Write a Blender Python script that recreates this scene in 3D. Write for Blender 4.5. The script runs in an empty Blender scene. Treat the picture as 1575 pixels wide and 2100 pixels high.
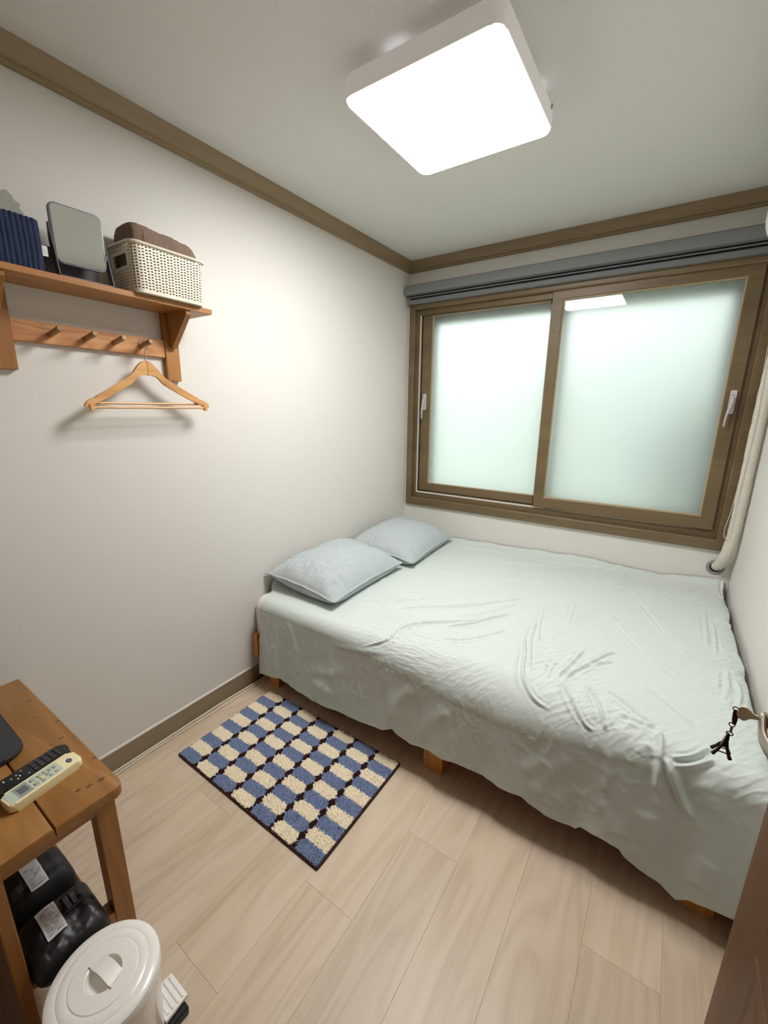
import bpy, bmesh, math, random
import numpy as np
from mathutils import Vector, Matrix

random.seed(7)
S = bpy.context.scene
COL = S.collection
PI = math.pi

# ------------------------------------------------------------------ camera
cam = bpy.data.cameras.new('camera')
cam.sensor_width = 36.0
cam.sensor_fit = 'AUTO'
cam.lens = 856.51 / 2100.0 * 36.0
cam.clip_start = 0.02
camo = bpy.data.objects.new('camera', cam)
COL.objects.link(camo)
camo.matrix_world = Matrix(((0.82842834, -0.14317247, 0.54148696, 1.67321),
                            (0.56002228, 0.19615202, -0.80492200, -2.78230),
                            (0.00902891, 0.97006496, 0.24267766, 1.43813),
                            (0, 0, 0, 1)))
S.camera = camo

# ------------------------------------------------------------------ world: overcast daylight beyond the frosted window
W = bpy.data.worlds.new('overcast_sky')
S.world = W
W.use_nodes = True
wb = W.node_tree.nodes['Background']
wb.inputs[0].default_value = (0.93, 1.0, 0.985, 1)
wb.inputs[1].default_value = 2.9

# ------------------------------------------------------------------ exposure / view
S.view_settings.view_transform = 'Standard'
S.view_settings.look = 'None'
S.view_settings.exposure = 0.0
S.view_settings.gamma = 1.0
S.view_settings.use_curve_mapping = False
S.cycles.use_denoising = True
S.cycles.max_bounces = 12
S.cycles.diffuse_bounces = 8
S.cycles.transmission_bounces = 8
S.cycles.sample_clamp_indirect = 6.0
LAMP = 42.0            # radiance of the ceiling lamp's diffuser

# ------------------------------------------------------------------ helpers
def lin(r, g, b):
    f = lambda c: (c / 255) / 12.92 if c / 255 <= 0.04045 else ((c / 255 + 0.055) / 1.055) ** 2.4
    return (f(r), f(g), f(b), 1.0)

def new_mat(name):
    m = bpy.data.materials.new(name)
    m.use_nodes = True
    nt = m.node_tree
    return m, nt, nt.nodes['Principled BSDF']

def N(nt, t, **kw):
    n = nt.nodes.new(t)
    for k, v in kw.items():
        if k.startswith('i_'):
            n.inputs[k[2:].replace('_', ' ')].default_value = v
        else:
            setattr(n, k, v)
    return n

def ramp(nt, stops):
    r = nt.nodes.new('ShaderNodeValToRGB')
    el = r.color_ramp.elements
    el[0].position, el[0].color = stops[0]
    el[1].position, el[1].color = stops[-1]
    for p, c in stops[1:-1]:
        e = el.new(p)
        e.color = c
    return r

def plain(name, c, rough=0.5, metal=0.0, bump=0.0, bscale=200.0, var=0.0, coat=0.0, spec=0.5):
    m, nt, b = new_mat(name)
    b.inputs['Base Color'].default_value = c
    b.inputs['Roughness'].default_value = rough
    b.inputs['Metallic'].default_value = metal
    b.inputs['Coat Weight'].default_value = coat
    b.inputs['Specular IOR Level'].default_value = spec
    tc = N(nt, 'ShaderNodeTexCoord')
    nz = N(nt, 'ShaderNodeTexNoise', i_Scale=bscale, i_Detail=3.0)
    nt.links.new(tc.outputs['Object'], nz.inputs['Vector'])
    if bump:
        bp = N(nt, 'ShaderNodeBump', i_Strength=bump, i_Distance=0.002)
        nt.links.new(nz.outputs['Fac'], bp.inputs['Height'])
        nt.links.new(bp.outputs[0], b.inputs['Normal'])
    v = max(var, 0.02)
    d = tuple(x * (1 - v) for x in c[:3]) + (1,)
    u = tuple(min(1, x * (1 + v)) for x in c[:3]) + (1,)
    r = ramp(nt, [(0.3, d), (0.7, u)])
    nt.links.new(nz.outputs['Fac'], r.inputs[0])
    nt.links.new(r.outputs[0], b.inputs['Base Color'])
    return m

def wood(name, light, mid, dark, axis=1, fine=90.0, rings=9.0, ring_amt=0.35, rough=0.45, knots=0.0, jitter=False, stretch=14.0, bump=0.08, coat=0.0, spots=()):
    """Grain runs along `axis` of the object; contour lines of a stretched noise give the cathedral figure."""
    m, nt, b = new_mat(name)
    L = nt.links.new
    b.inputs['Roughness'].default_value = rough
    b.inputs['Coat Weight'].default_value = coat
    b.inputs['Coat Roughness'].default_value = 0.25
    tc = N(nt, 'ShaderNodeTexCoord')
    vec = tc.outputs['Object']
    if jitter:
        oi = N(nt, 'ShaderNodeObjectInfo')
        mu = N(nt, 'ShaderNodeMath', operation='MULTIPLY')
        mu.inputs[1].default_value = 37.0
        L(oi.outputs['Random'], mu.inputs[0])
        cb = N(nt, 'ShaderNodeCombineXYZ')
        for i in range(3):
            L(mu.outputs[0], cb.inputs[i])
        ad = N(nt, 'ShaderNodeVectorMath', operation='ADD')
        L(vec, ad.inputs[0])
        L(cb.outputs[0], ad.inputs[1])
        vec = ad.outputs[0]
    def mapped(s_cross, s_along):
        mp = N(nt, 'ShaderNodeMapping')
        sc = [s_cross] * 3
        sc[axis] = s_along
        mp.inputs['Scale'].default_value = sc
        L(vec, mp.inputs['Vector'])
        return mp.outputs[0]
    n1 = N(nt, 'ShaderNodeTexNoise', i_Scale=1.0, i_Detail=2.0, i_Distortion=0.3)
    L(mapped(rings, rings / stretch), n1.inputs['Vector'])
    sn = N(nt, 'ShaderNodeMath', operation='MULTIPLY')
    sn.inputs[1].default_value = 55.0
    L(n1.outputs['Fac'], sn.inputs[0])
    s2 = N(nt, 'ShaderNodeMath', operation='SINE')
    L(sn.outputs[0], s2.inputs[0])
    s3 = N(nt, 'ShaderNodeMath', operation='MULTIPLY_ADD')
    s3.inputs[1].default_value = 0.5 * ring_amt
    s3.inputs[2].default_value = 0.5
    L(s2.outputs[0], s3.inputs[0])
    n2 = N(nt, 'ShaderNodeTexNoise', i_Scale=1.0, i_Detail=5.0, i_Roughness=0.65)
    L(mapped(fine, fine / 30.0), n2.inputs['Vector'])
    n3 = N(nt, 'ShaderNodeTexNoise', i_Scale=1.0, i_Detail=2.0)
    L(mapped(6.0, 0.8), n3.inputs['Vector'])
    # the ring figure only shows where the broad noise allows it
    mx = N(nt, 'ShaderNodeMix', data_type='FLOAT')
    L(n3.outputs['Fac'], mx.inputs[0])
    L(n2.outputs['Fac'], mx.inputs[2])
    L(s3.outputs[0], mx.inputs[3])
    a2 = N(nt, 'ShaderNodeMath', operation='MULTIPLY_ADD')
    a2.inputs[1].default_value = 0.55
    L(n3.outputs['Fac'], a2.inputs[0])
    m2 = N(nt, 'ShaderNodeMath', operation='MULTIPLY')
    m2.inputs[1].default_value = 0.5
    L(mx.outputs[0], m2.inputs[0])
    L(m2.outputs[0], a2.inputs[2])
    r = ramp(nt, [(0.30, dark), (0.50, mid), (0.72, light)])
    L(a2.outputs[0], r.inputs[0])
    out = r.outputs[0]
    if knots:
        vo = N(nt, 'ShaderNodeTexVoronoi', i_Scale=1.0)
        L(mapped(9.0, 4.5), vo.inputs['Vector'])
        kr = ramp(nt, [(0.0, (1, 1, 1, 1)), (0.055, (1, 1, 1, 1)), (0.16, (0, 0, 0, 1))])
        L(vo.outputs['Distance'], kr.inputs[0])
        gate = N(nt, 'ShaderNodeMath', operation='LESS_THAN')
        gate.inputs[1].default_value = knots
        sp = N(nt, 'ShaderNodeSeparateColor')
        L(vo.outputs['Color'], sp.inputs[0])
        L(sp.outputs[0], gate.inputs[0])
        mu = N(nt, 'ShaderNodeMath', operation='MULTIPLY')
        L(kr.outputs[0], mu.inputs[0])
        L(gate.outputs[0], mu.inputs[1])
        mk = N(nt, 'ShaderNodeMix', data_type='RGBA')
        L(mu.outputs[0], mk.inputs[0])
        L(out, mk.inputs[6])
        mk.inputs[7].default_value = tuple(x * 0.35 for x in dark[:3]) + (1,)
        out = mk.outputs[2]
    for (sx_, sy_, ra, rb_) in spots:
        mp = N(nt, 'ShaderNodeMapping')
        mp.inputs['Location'].default_value = (-sx_ / ra, -sy_ / rb_, 0)
        mp.inputs['Scale'].default_value = (1 / ra, 1 / rb_, 0)
        L(vec, mp.inputs['Vector'])
        ln = N(nt, 'ShaderNodeVectorMath', operation='LENGTH')
        L(mp.outputs[0], ln.inputs[0])
        mr_ = N(nt, 'ShaderNodeMapRange')
        mr_.inputs[1].default_value = 0.5
        mr_.inputs[2].default_value = 1.5
        mr_.inputs[3].default_value = 0.8
        mr_.inputs[4].default_value = 0.0
        L(ln.outputs['Value'], mr_.inputs[0])
        mk = N(nt, 'ShaderNodeMix', data_type='RGBA')
        L(mr_.outputs[0], mk.inputs[0])
        L(out, mk.inputs[6])
        mk.inputs[7].default_value = tuple(x * 0.3 for x in dark[:3]) + (1,)
        out = mk.outputs[2]
    if jitter:
        hs = N(nt, 'ShaderNodeHueSaturation')
        mr = N(nt, 'ShaderNodeMapRange')
        mr.inputs[3].default_value = 0.96
        mr.inputs[4].default_value = 1.04
        L(oi.outputs['Random'], mr.inputs[0])
        L(mr.outputs[0], hs.inputs['Value'])
        L(out, hs.inputs['Color'])
        out = hs.outputs[0]
    L(out, b.inputs['Base Color'])
    bp = N(nt, 'ShaderNodeBump', i_Strength=bump, i_Distance=0.001)
    L(n2.outputs['Fac'], bp.inputs['Height'])
    L(bp.outputs[0], b.inputs['Normal'])
    return m

def emit(name, c, s):
    m, nt, b = new_mat(name)
    nt.nodes.remove(b)
    e = N(nt, 'ShaderNodeEmission')
    e.inputs[0].default_value = c
    e.inputs[1].default_value = s
    nt.links.new(e.outputs[0], nt.nodes['Material Output'].inputs[0])
    return m

def wloc(o):
    v = Vector((0, 0, 0))
    while o:
        v += o.location
        o = o.parent
    return v

def obj(name, bm, mat, parent=None, smooth=35, loc=None):
    """Link a bmesh (built in world coordinates) as one mesh object; children keep a zero offset to their parent."""
    base = wloc(parent) if parent else (Vector(loc) if loc is not None else Vector((0, 0, 0)))
    bmesh.ops.recalc_face_normals(bm, faces=bm.faces[:])
    bmesh.ops.translate(bm, verts=bm.verts[:], vec=-base)
    me = bpy.data.meshes.new(name)
    bm.to_mesh(me)
    bm.free()
    for m in (mat if isinstance(mat, (list, tuple)) else [mat]):
        me.materials.append(m)
    if smooth:
        me.polygons.foreach_set('use_smooth', [True] * len(me.polygons))
        me.set_sharp_from_angle(angle=math.radians(smooth))
    o = bpy.data.objects.new(name, me)
    COL.objects.link(o)
    if parent:
        o.parent = parent
    else:
        o.location = base
    return o

def pyobj(name, verts, faces, mat, parent=None, smooth=True, loc=None):
    base = wloc(parent) if parent else (Vector(loc) if loc is not None else Vector((0, 0, 0)))
    v = np.asarray(verts, float) - np.array(base)
    me = bpy.data.meshes.new(name)
    me.from_pydata(v.tolist() if len(v) < 5000 else v, [], faces.tolist() if hasattr(faces, 'tolist') else faces)
    me.update()
    for m in (mat if isinstance(mat, (list, tuple)) else [mat]):
        me.materials.append(m)
    if smooth:
        me.polygons.foreach_set('use_smooth', [True] * len(me.polygons))
    o = bpy.data.objects.new(name, me)
    COL.objects.link(o)
    if parent:
        o.parent = parent
    else:
        o.location = base
    return o

def thing(name, label, cat, loc, group=None):
    o = bpy.data.objects.new(name, None)
    o.empty_display_size = 0.05
    COL.objects.link(o)
    o.location = loc
    return tag(o, label, cat, group)

def tag(o, label, cat, group=None):
    o['label'] = label
    o['category'] = cat
    if group:
        o['group'] = group
    return o

def struct(o, label=None):
    o['kind'] = 'structure'
    if label:
        o['label'] = label
    return o

def B():
    return bmesh.new()

def box(bm, x0, x1, y0, y1, z0, z1, bev=0.0, seg=1, rz=0.0, c=None):
    r = bmesh.ops.create_cube(bm, size=1.0)
    vs = r['verts']
    M = Matrix.Translation(((x0 + x1) / 2, (y0 + y1) / 2, (z0 + z1) / 2)) @ Matrix.Diagonal((abs(x1 - x0), abs(y1 - y0), abs(z1 - z0), 1))
    bmesh.ops.transform(bm, matrix=M, verts=vs)
    if bev:
        es = list({e for v in vs for e in v.link_edges})
        q = bmesh.ops.bevel(bm, geom=es, offset=bev, segments=seg, affect='EDGES', profile=0.5)
        vs = list({v for f in q['faces'] for v in f.verts} | {v for v in vs if v.is_valid})
    if rz:
        c = c or ((x0 + x1) / 2, (y0 + y1) / 2, 0)
        bmesh.ops.rotate(bm, verts=vs, cent=c, matrix=Matrix.Rotation(rz, 3, 'Z'))
    return vs

def rrect(cx, cy, w, h, r, n=6):
    p = []
    for sx, sy, a0 in ((1, 1, 0), (-1, 1, 90), (-1, -1, 180), (1, -1, 270)):
        for k in range(n + 1):
            a = math.radians(a0 + 90 * k / n)
            p.append((cx + sx * (w / 2 - r) + r * math.cos(a), cy + sy * (h / 2 - r) + r * math.sin(a)))
    return p

def prism(bm, poly, axis, a0, a1, bev=0.0, seg=2):
    """Extrude a polygon along an axis ('x': poly=(y,z); 'y': (x,z); 'z': (x,y)); rounds the two rims by `bev`."""
    def P(q, a):
        return {'x': (a, q[0], q[1]), 'y': (q[0], a, q[1]), 'z': (q[0], q[1], a)}[axis]
    lo = [bm.verts.new(P(q, a0)) for q in poly]
    hi = [bm.verts.new(P(q, a1)) for q in poly]
    n = len(poly)
    f0 = bm.faces.new(lo)
    f1 = bm.faces.new(hi[::-1])
    for i in range(n):
        bm.faces.new((lo[i], hi[i], hi[(i + 1) % n], lo[(i + 1) % n]))
    vs = lo + hi
    if bev:
        es = list(f0.edges) + list(f1.edges)
        q = bmesh.ops.bevel(bm, geom=es, offset=bev, segments=seg, affect='EDGES', profile=0.5)
        vs = list({v for f in q['faces'] for v in f.verts} | {v for v in vs if v.is_valid})
    return vs

def tube(bm, pts, r, n=10, closed=False, caps=True, sx=1.0, up=None):
    """Sweep an ellipse (r, r*sx) along a polyline; r may be a list."""
    pts = [Vector(p) for p in pts]
    m = len(pts)
    rs = r if isinstance(r, (list, tuple)) else [r] * m
    rings = []
    prev = None
    for i, p in enumerate(pts):
        if closed:
            t = pts[(i + 1) % m] - pts[i - 1]
        else:
            t = pts[min(i + 1, m - 1)] - pts[max(i - 1, 0)]
        t.normalize()
        if up is not None:
            u = Vector(up)
        elif prev is None:
            u = Vector((0, 0, 1)) if abs(t.z) < 0.9 else Vector((1, 0, 0))
        else:
            u = prev
        a = (u - t * u.dot(t)).normalized()
        b = t.cross(a)
        prev = a
        rings.append([bm.verts.new(p + rs[i] * (math.cos(2 * PI * k / n) * a + sx * math.sin(2 * PI * k / n) * b)) for k in range(n)])
    L = m if closed else m - 1
    for i in range(L):
        A, Bq = rings[i], rings[(i + 1) % m]
        for k in range(n):
            bm.faces.new((A[k], A[(k + 1) % n], Bq[(k + 1) % n], Bq[k]))
    if caps and not closed:
        bm.faces.new(rings[0][::-1])
        bm.faces.new(rings[-1])
    return [v for q in rings for v in q]

def smooth_path(pts, n=8):
    P = [Vector(p) for p in pts]
    P = [P[0] * 2 - P[1]] + P + [P[-1] * 2 - P[-2]]
    out = []
    for i in range(1, len(P) - 2):
        a, b, c, d = P[i - 1:i + 3]
        for k in range(n):
            t = k / n
            out.append(0.5 * ((2 * b) + (c - a) * t + (2 * a - 5 * b + 4 * c - d) * t * t + (3 * b - a - 3 * c + d) * t ** 3))
    out.append(P[-2])
    return out

def lathe(bm, prof, cx, cy, n=48, cap0=False, cap1=False):
    rings = [[bm.verts.new((cx + r * math.cos(2 * PI * k / n), cy + r * math.sin(2 * PI * k / n), z)) for k in range(n)] for r, z in prof]
    for A, Bq in zip(rings, rings[1:]):
        for k in range(n):
            bm.faces.new((A[k], A[(k + 1) % n], Bq[(k + 1) % n], Bq[k]))
    if cap0:
        bm.faces.new(rings[0][::-1])
    if cap1:
        bm.faces.new(rings[-1])

def torus(bm, c, R, r, nrm, n=24, m=8, sx=1.0):
    nrm = Vector(nrm).normalized()
    a = nrm.orthogonal().normalized()
    b = nrm.cross(a)
    tube(bm, [Vector(c) + R * (math.cos(2 * PI * k / n) * a + math.sin(2 * PI * k / n) * b) for k in range(n)], r, m, closed=True, up=nrm, sx=sx)

def frame_ring(bm, x0, x1, z0, z1, prof, sx=1.0, sz=1.0):
    """Mitred rectangular frame in the xz plane; profile points are (inset, y)."""
    loops = []
    for ins, y in prof:
        a, c = ins * sx, ins * sz
        loops.append([bm.verts.new(q) for q in ((x0 + a, y, z0 + c), (x1 - a, y, z0 + c), (x1 - a, y, z1 - c), (x0 + a, y, z1 - c))])
    m = len(loops)
    for i in range(m):
        A, Bq = loops[i], loops[(i + 1) % m]
        for k in range(4):
            bm.faces.new((A[k], A[(k + 1) % 4], Bq[(k + 1) % 4], Bq[k]))

# gradient noise on arrays
_rng = np.random.default_rng(11)
_perm = _rng.permutation(256)
_perm = np.concatenate([_perm, _perm, _perm])
_ang = _rng.uniform(0, 2 * PI, 256)
def perlin(x, y):
    xi = np.floor(x).astype(int)
    yi = np.floor(y).astype(int)
    xf, yf = x - xi, y - yi
    xi &= 255
    yi &= 255
    f = lambda t: t * t * t * (t * (t * 6 - 15) + 10)
    u, v = f(xf), f(yf)
    def g(a, b, dx, dy):
        an = _ang[_perm[_perm[a] + b]]
        return np.cos(an) * dx + np.sin(an) * dy
    n00 = g(xi, yi, xf, yf)
    n10 = g(xi + 1, yi, xf - 1, yf)
    n01 = g(xi, yi + 1, xf, yf - 1)
    n11 = g(xi + 1, yi + 1, xf - 1, yf - 1)
    return (n00 * (1 - u) + n10 * u) * (1 - v) + (n01 * (1 - u) + n11 * u) * v
def fbm(x, y, o=3):
    s, a = 0, 1.0
    for k in range(o):
        s = s + a * perlin(x * 2 ** k + 17 * k, y * 2 ** k + 5 * k)
        a *= 0.5
    return s
def grid_faces(nu, nv):
    i = np.arange(nu - 1)[:, None] * nv + np.arange(nv - 1)[None, :]
    return np.stack([i, i + nv, i + nv + 1, i + 1], -1).reshape(-1, 4)

# ------------------------------------------------------------------ materials
M = {}
M['wall'] = plain('wallpaper_white', lin(220, 217, 211), 0.75, bump=0.12, bscale=260, var=0.012)
M['ceil'] = plain('ceiling_paper', lin(222, 220, 216), 0.85, bump=0.08, bscale=220, var=0.01)
M['frontwall'] = plain('tan_bounce_tone', lin(164, 146, 126), 0.75, bump=0.1, bscale=260)  # tan tone picked for how much light this wall bounces back
M['hall'] = plain('hallway_low_bounce', lin(120, 112, 104), 0.8)  # unseen hallway, coloured dark to cut the light it bounces back
M['floorbase'] = plain('underlay', lin(70, 60, 50), 0.9)
M['plank'] = wood('pale_oak_laminate', lin(216, 197, 174), lin(206, 185, 161), lin(184, 162, 138), 1, fine=120, rings=7.0, ring_amt=0.6, rough=0.42, jitter=True, stretch=8, bump=0.03)
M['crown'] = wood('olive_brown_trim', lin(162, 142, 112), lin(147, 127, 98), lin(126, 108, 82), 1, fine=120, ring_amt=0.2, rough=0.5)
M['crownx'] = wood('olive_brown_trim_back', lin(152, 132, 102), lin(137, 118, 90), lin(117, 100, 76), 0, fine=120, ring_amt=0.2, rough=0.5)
M['base'] = wood('grey_brown_baseboard', lin(148, 133, 108), lin(137, 122, 98), lin(120, 106, 84), 1, fine=120, ring_amt=0.2, rough=0.4)
M['winx'] = wood('brown_window_foil_rail', lin(124, 104, 75), lin(108, 90, 62), lin(90, 74, 50), 0, fine=130, ring_amt=0.2, rough=0.42)
M['winz'] = wood('brown_window_foil_stile', lin(124, 104, 75), lin(108, 90, 62), lin(90, 74, 50), 2, fine=130, ring_amt=0.2, rough=0.42)
M['bead'] = plain('glazing_bead', lin(170, 152, 118), 0.4)
M['strip'] = plain('white_weather_strip', lin(222, 216, 210), 0.5)
M['dark'] = plain('dark_gap', lin(30, 24, 18), 0.8)
M['pineX'] = wood('orange_pine_x', lin(168, 120, 64), lin(147, 100, 49), lin(114, 72, 32), 0, fine=110, rings=8, ring_amt=0.4, rough=0.45, stretch=10,
                  spots=[(a - 0.39, b + 2.597, c * 0.8, d * 0.62) for a, b, c, d in ((.205, -2.483, .004, .009), (.300, -2.50, .004, .006), (.370, -2.468, .004, .009), (.451, -2.488, .005, .009), (.593, -2.467, .004, .009),
                         (.676, -2.486, .007, .012), (.672, -2.510, .005, .010), (.665, -2.530, .005, .008), (.455, -2.512, .003, .008), (.15, -2.66, .005, .009))])
M['pineY'] = wood('orange_pine_y', lin(184, 130, 70), lin(166, 112, 56), lin(138, 88, 40), 1, fine=110, rings=8, ring_amt=0.4, rough=0.45, stretch=12, coat=0.1)
M['pineZ'] = wood('orange_pine_z', lin(176, 124, 62), lin(158, 106, 50), lin(130, 82, 36), 2, fine=110, rings=8, ring_amt=0.4, rough=0.45, stretch=12, coat=0.1)
M['acacia'] = wood('reddish_rail_wood', lin(216, 160, 106), lin(196, 136, 84), lin(160, 100, 58), 1, fine=60, rings=12, ring_amt=0.8, rough=0.45, stretch=6)
M['beech'] = wood('pale_hanger_wood', lin(222, 172, 114), lin(206, 152, 94), lin(178, 122, 68), 1, fine=70, rings=10, ring_amt=0.5, rough=0.4, stretch=8)
M['peg'] = wood('peg_wood', lin(170, 128, 72), lin(150, 108, 56), lin(124, 84, 42), 0, fine=90, ring_amt=0.2)
M['bedpine'] = wood('bed_pine', lin(214, 150, 78), lin(196, 130, 60), lin(164, 100, 42), 2, fine=70, ring_amt=0.4)
M['bedpinex'] = wood('bed_pine_rail', lin(214, 150, 78), lin(196, 130, 60), lin(164, 100, 42), 0, fine=70, ring_amt=0.4)
M['door'] = wood('brown_door_foil', lin(112, 78, 50), lin(96, 64, 39), lin(78, 49, 29), 2, fine=110, ring_amt=0.3, rough=0.5)
M['blind'] = plain('grey_blind_fabric', lin(128, 130, 130), 0.8, bump=0.25, bscale=600, var=0.05)
M['blind2'] = plain('grey_blind_bar', lin(118, 120, 121), 0.7, bump=0.2, bscale=600, var=0.05)
M['slot'] = plain('blind_slot', lin(38, 38, 38), 0.8)
M['white'] = plain('white_enamel', lin(243, 240, 236), 0.25, coat=0.4)
M['whiteplastic'] = plain('white_plastic', lin(226, 224, 218), 0.38)
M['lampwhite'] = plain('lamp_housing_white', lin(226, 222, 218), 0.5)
M['tape'] = plain('white_pipe_tape', lin(214, 208, 196), 0.55, bump=0.5, bscale=70, var=0.05)
M['beadc'] = plain('white_bead', lin(228, 222, 212), 0.4)
M['grey'] = plain('grey_plastic', lin(140, 140, 138), 0.45)
M['sash_handle'] = plain('handle_grey_white', lin(200, 192, 190), 0.4)
M['vdark'] = plain('well_shadow', lin(170, 178, 170), 0.5)
M['black'] = plain('black_plastic', lin(26, 26, 27), 0.42)
M['blackmatte'] = plain('black_matte_plastic', lin(44, 44, 45), 0.6, bump=0.15, bscale=900)
M['blackfab'] = plain('black_pouch_fabric', lin(24, 23, 24), 0.6, bump=0.4, bscale=700, var=0.1)
M['blackvinyl'] = plain('black_vinyl', lin(26, 24, 26), 0.42, bump=0.2, bscale=50)
M['keys'] = plain('dark_grey_key', lin(64, 64, 66), 0.5)
M['keylit'] = plain('pale_key_mark', lin(210, 210, 208), 0.5)
M['cream'] = plain('cream_plastic', lin(240, 228, 184), 0.35)
M['aquapanel'] = plain('pale_aqua_panel', lin(196, 206, 190), 0.35)
M['lcdfield'] = plain('lcd_surround', lin(150, 158, 158), 0.3)
M['lcd'] = plain('lcd_grey', lin(104, 106, 108), 0.25)
M['btn'] = plain('grey_green_button', lin(168, 178, 160), 0.5)
M['btndark'] = plain('printed_mark', lin(96, 100, 88), 0.5)
M['btnyellow'] = plain('yellow_button', lin(232, 222, 150), 0.5)
M['navyoval'] = plain('navy_oval', lin(54, 58, 112), 0.4)
M['paper'] = plain('white_label_paper', lin(222, 220, 222), 0.6)
M['ink'] = plain('grey_ink', lin(150, 147, 150), 0.7)
M['redink'] = plain('dark_red_ink', lin(104, 44, 52), 0.7)
M['greytab'] = plain('grey_rubber_tab', lin(92, 94, 100), 0.5)
M['chrome'] = plain('chrome', lin(210, 206, 200), 0.15, metal=1.0)
M['brass'] = plain('satin_nickel', lin(172, 160, 146), 0.38, metal=0.85)
M['keymetal'] = plain('key_nickel_brass', lin(240, 226, 200), 0.45, metal=0.1)
M['charm'] = plain('dark_bronze', lin(58, 46, 46), 0.4, metal=0.6)
M['strapcol'] = plain('dark_red_strap', lin(62, 40, 46), 0.6)
M['mframe'] = plain('grey_blue_mirror_frame', lin(116, 122, 136), 0.35)
M['mstand'] = plain('dark_taupe_stand', lin(96, 88, 92), 0.5)
M['basket'] = plain('ivory_plastic', lin(222, 214, 196), 0.4)
M['towel'] = plain('brown_terry', lin(128, 108, 96), 0.95, bump=1.0, bscale=500, var=0.28, spec=0.1)
M['towelband'] = plain('rust_towel_band', lin(112, 68, 48), 0.9, bump=0.6, bscale=500)
M['navy'] = plain('navy_ribbed_cloth', lin(52, 60, 84), 0.95, bump=0.8, bscale=500, var=0.2, spec=0.1)
M['cement'] = plain('bare_cement', lin(172, 172, 164), 0.9, bump=0.5, bscale=90, var=0.08)
M['mattress'] = plain('white_mattress_ticking', lin(232, 228, 224), 0.85, bump=0.2, bscale=300)
M['cable'] = plain('white_cable', lin(214, 204, 186), 0.45)
M['addedwall'] = plain('added_wall_grey_green', lin(188, 196, 186), 0.9, bump=1.0, bscale=3, var=0.25)  # for the added wall outside the window
M['outwall'] = plain('outside_render', lin(214, 220, 214), 0.9, bump=0.4, bscale=20, var=0.08)
M['rugback'] = plain('rug_backing', lin(58, 36, 32), 0.95, bump=0.5, bscale=600)
M['cpile'] = plain('cream_pile', lin(250, 238, 214), 0.95, var=0.06, bscale=160, spec=0.05)
M['bpile'] = plain('blue_pile', lin(132, 146, 178), 0.95, var=0.16, bscale=160, spec=0.05)
M['dpile'] = plain('dark_brown_pile', lin(58, 36, 34), 0.95, var=0.10, bscale=160, spec=0.05)
M['npile'] = plain('navy_pile', lin(50, 62, 112), 0.95, var=0.10, bscale=160, spec=0.05)

def fabric(name, c, sheen=0.0, fine=700):
    m, nt, b = new_mat(name)
    L = nt.links.new
    tc = N(nt, 'ShaderNodeTexCoord')
    n1 = N(nt, 'ShaderNodeTexNoise', i_Scale=fine, i_Detail=2.0)
    n2 = N(nt, 'ShaderNodeTexNoise', i_Scale=38.0, i_Detail=6.0, i_Roughness=0.62, i_Distortion=0.8)
    L(tc.outputs['Object'], n1.inputs['Vector'])
    L(tc.outputs['Object'], n2.inputs['Vector'])
    r = ramp(nt, [(0.3, tuple(x * 0.94 for x in c[:3]) + (1,)), (0.7, c)])
    L(n1.outputs['Fac'], r.inputs[0])
    L(r.outputs[0], b.inputs['Base Color'])
    b.inputs['Roughness'].default_value = 0.85
    b.inputs['Specular IOR Level'].default_value = 0.2
    b.inputs['Sheen Weight'].default_value = sheen
    ad = N(nt, 'ShaderNodeMath', operation='MULTIPLY_ADD')
    ad.inputs[1].default_value = 0.12
    L(n1.outputs['Fac'], ad.inputs[0])
    L(n2.outputs['Fac'], ad.inputs[2])
    bp = N(nt, 'ShaderNodeBump', i_Strength=0.22, i_Distance=0.004)
    L(ad.outputs[0], bp.inputs['Height'])
    L(bp.outputs[0], b.inputs['Normal'])
    return m
M['sheet'] = fabric('pale_grey_green_cotton', lin(208, 216, 212))
M['pillow'] = fabric('pale_blue_grey_cotton', lin(184, 192, 193))

def mirror_mat():
    m, nt, b = new_mat('mirror_silver')
    b.inputs['Base Color'].default_value = (0.86, 0.88, 0.86, 1)
    b.inputs['Metallic'].default_value = 1.0
    b.inputs['Roughness'].default_value = 0.02
    return m
M['mirror'] = mirror_mat()

def frosted():
    m, nt, b = new_mat('frosted_glass')
    L = nt.links.new
    nt.nodes.remove(b)
    tr = N(nt, 'ShaderNodeBsdfTranslucent')
    tr.inputs[0].default_value = (0.95, 0.97, 0.96, 1)
    rf = N(nt, 'ShaderNodeBsdfRefraction', i_Roughness=0.62, i_IOR=1.45)
    rf.inputs[0].default_value = (0.95, 0.98, 0.97, 1)
    m1 = N(nt, 'ShaderNodeMixShader')
    m1.inputs[0].default_value = 0.6
    L(tr.outputs[0], m1.inputs[1])
    L(rf.outputs[0], m1.inputs[2])
    gl = N(nt, 'ShaderNodeBsdfGlossy', i_Roughness=0.015)
    lw = N(nt, 'ShaderNodeFresnel', i_IOR=1.5)
    m2 = N(nt, 'ShaderNodeMixShader')
    L(lw.outputs[0], m2.inputs[0])
    L(m1.outputs[0], m2.inputs[1])
    L(gl.outputs[0], m2.inputs[2])
    L(m2.outputs[0], nt.nodes['Material Output'].inputs[0])
    return m
M['frost'] = frosted()
M['lamp'] = emit('lamp_diffuser_glow', (1.0, 0.99, 0.972, 1), LAMP)
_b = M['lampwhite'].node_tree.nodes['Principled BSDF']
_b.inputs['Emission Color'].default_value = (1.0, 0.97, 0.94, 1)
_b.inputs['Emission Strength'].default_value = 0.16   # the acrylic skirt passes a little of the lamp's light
M['led'] = emit('led_strip_glow', (0.9, 0.9, 1.0, 1), 3.0)

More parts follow.
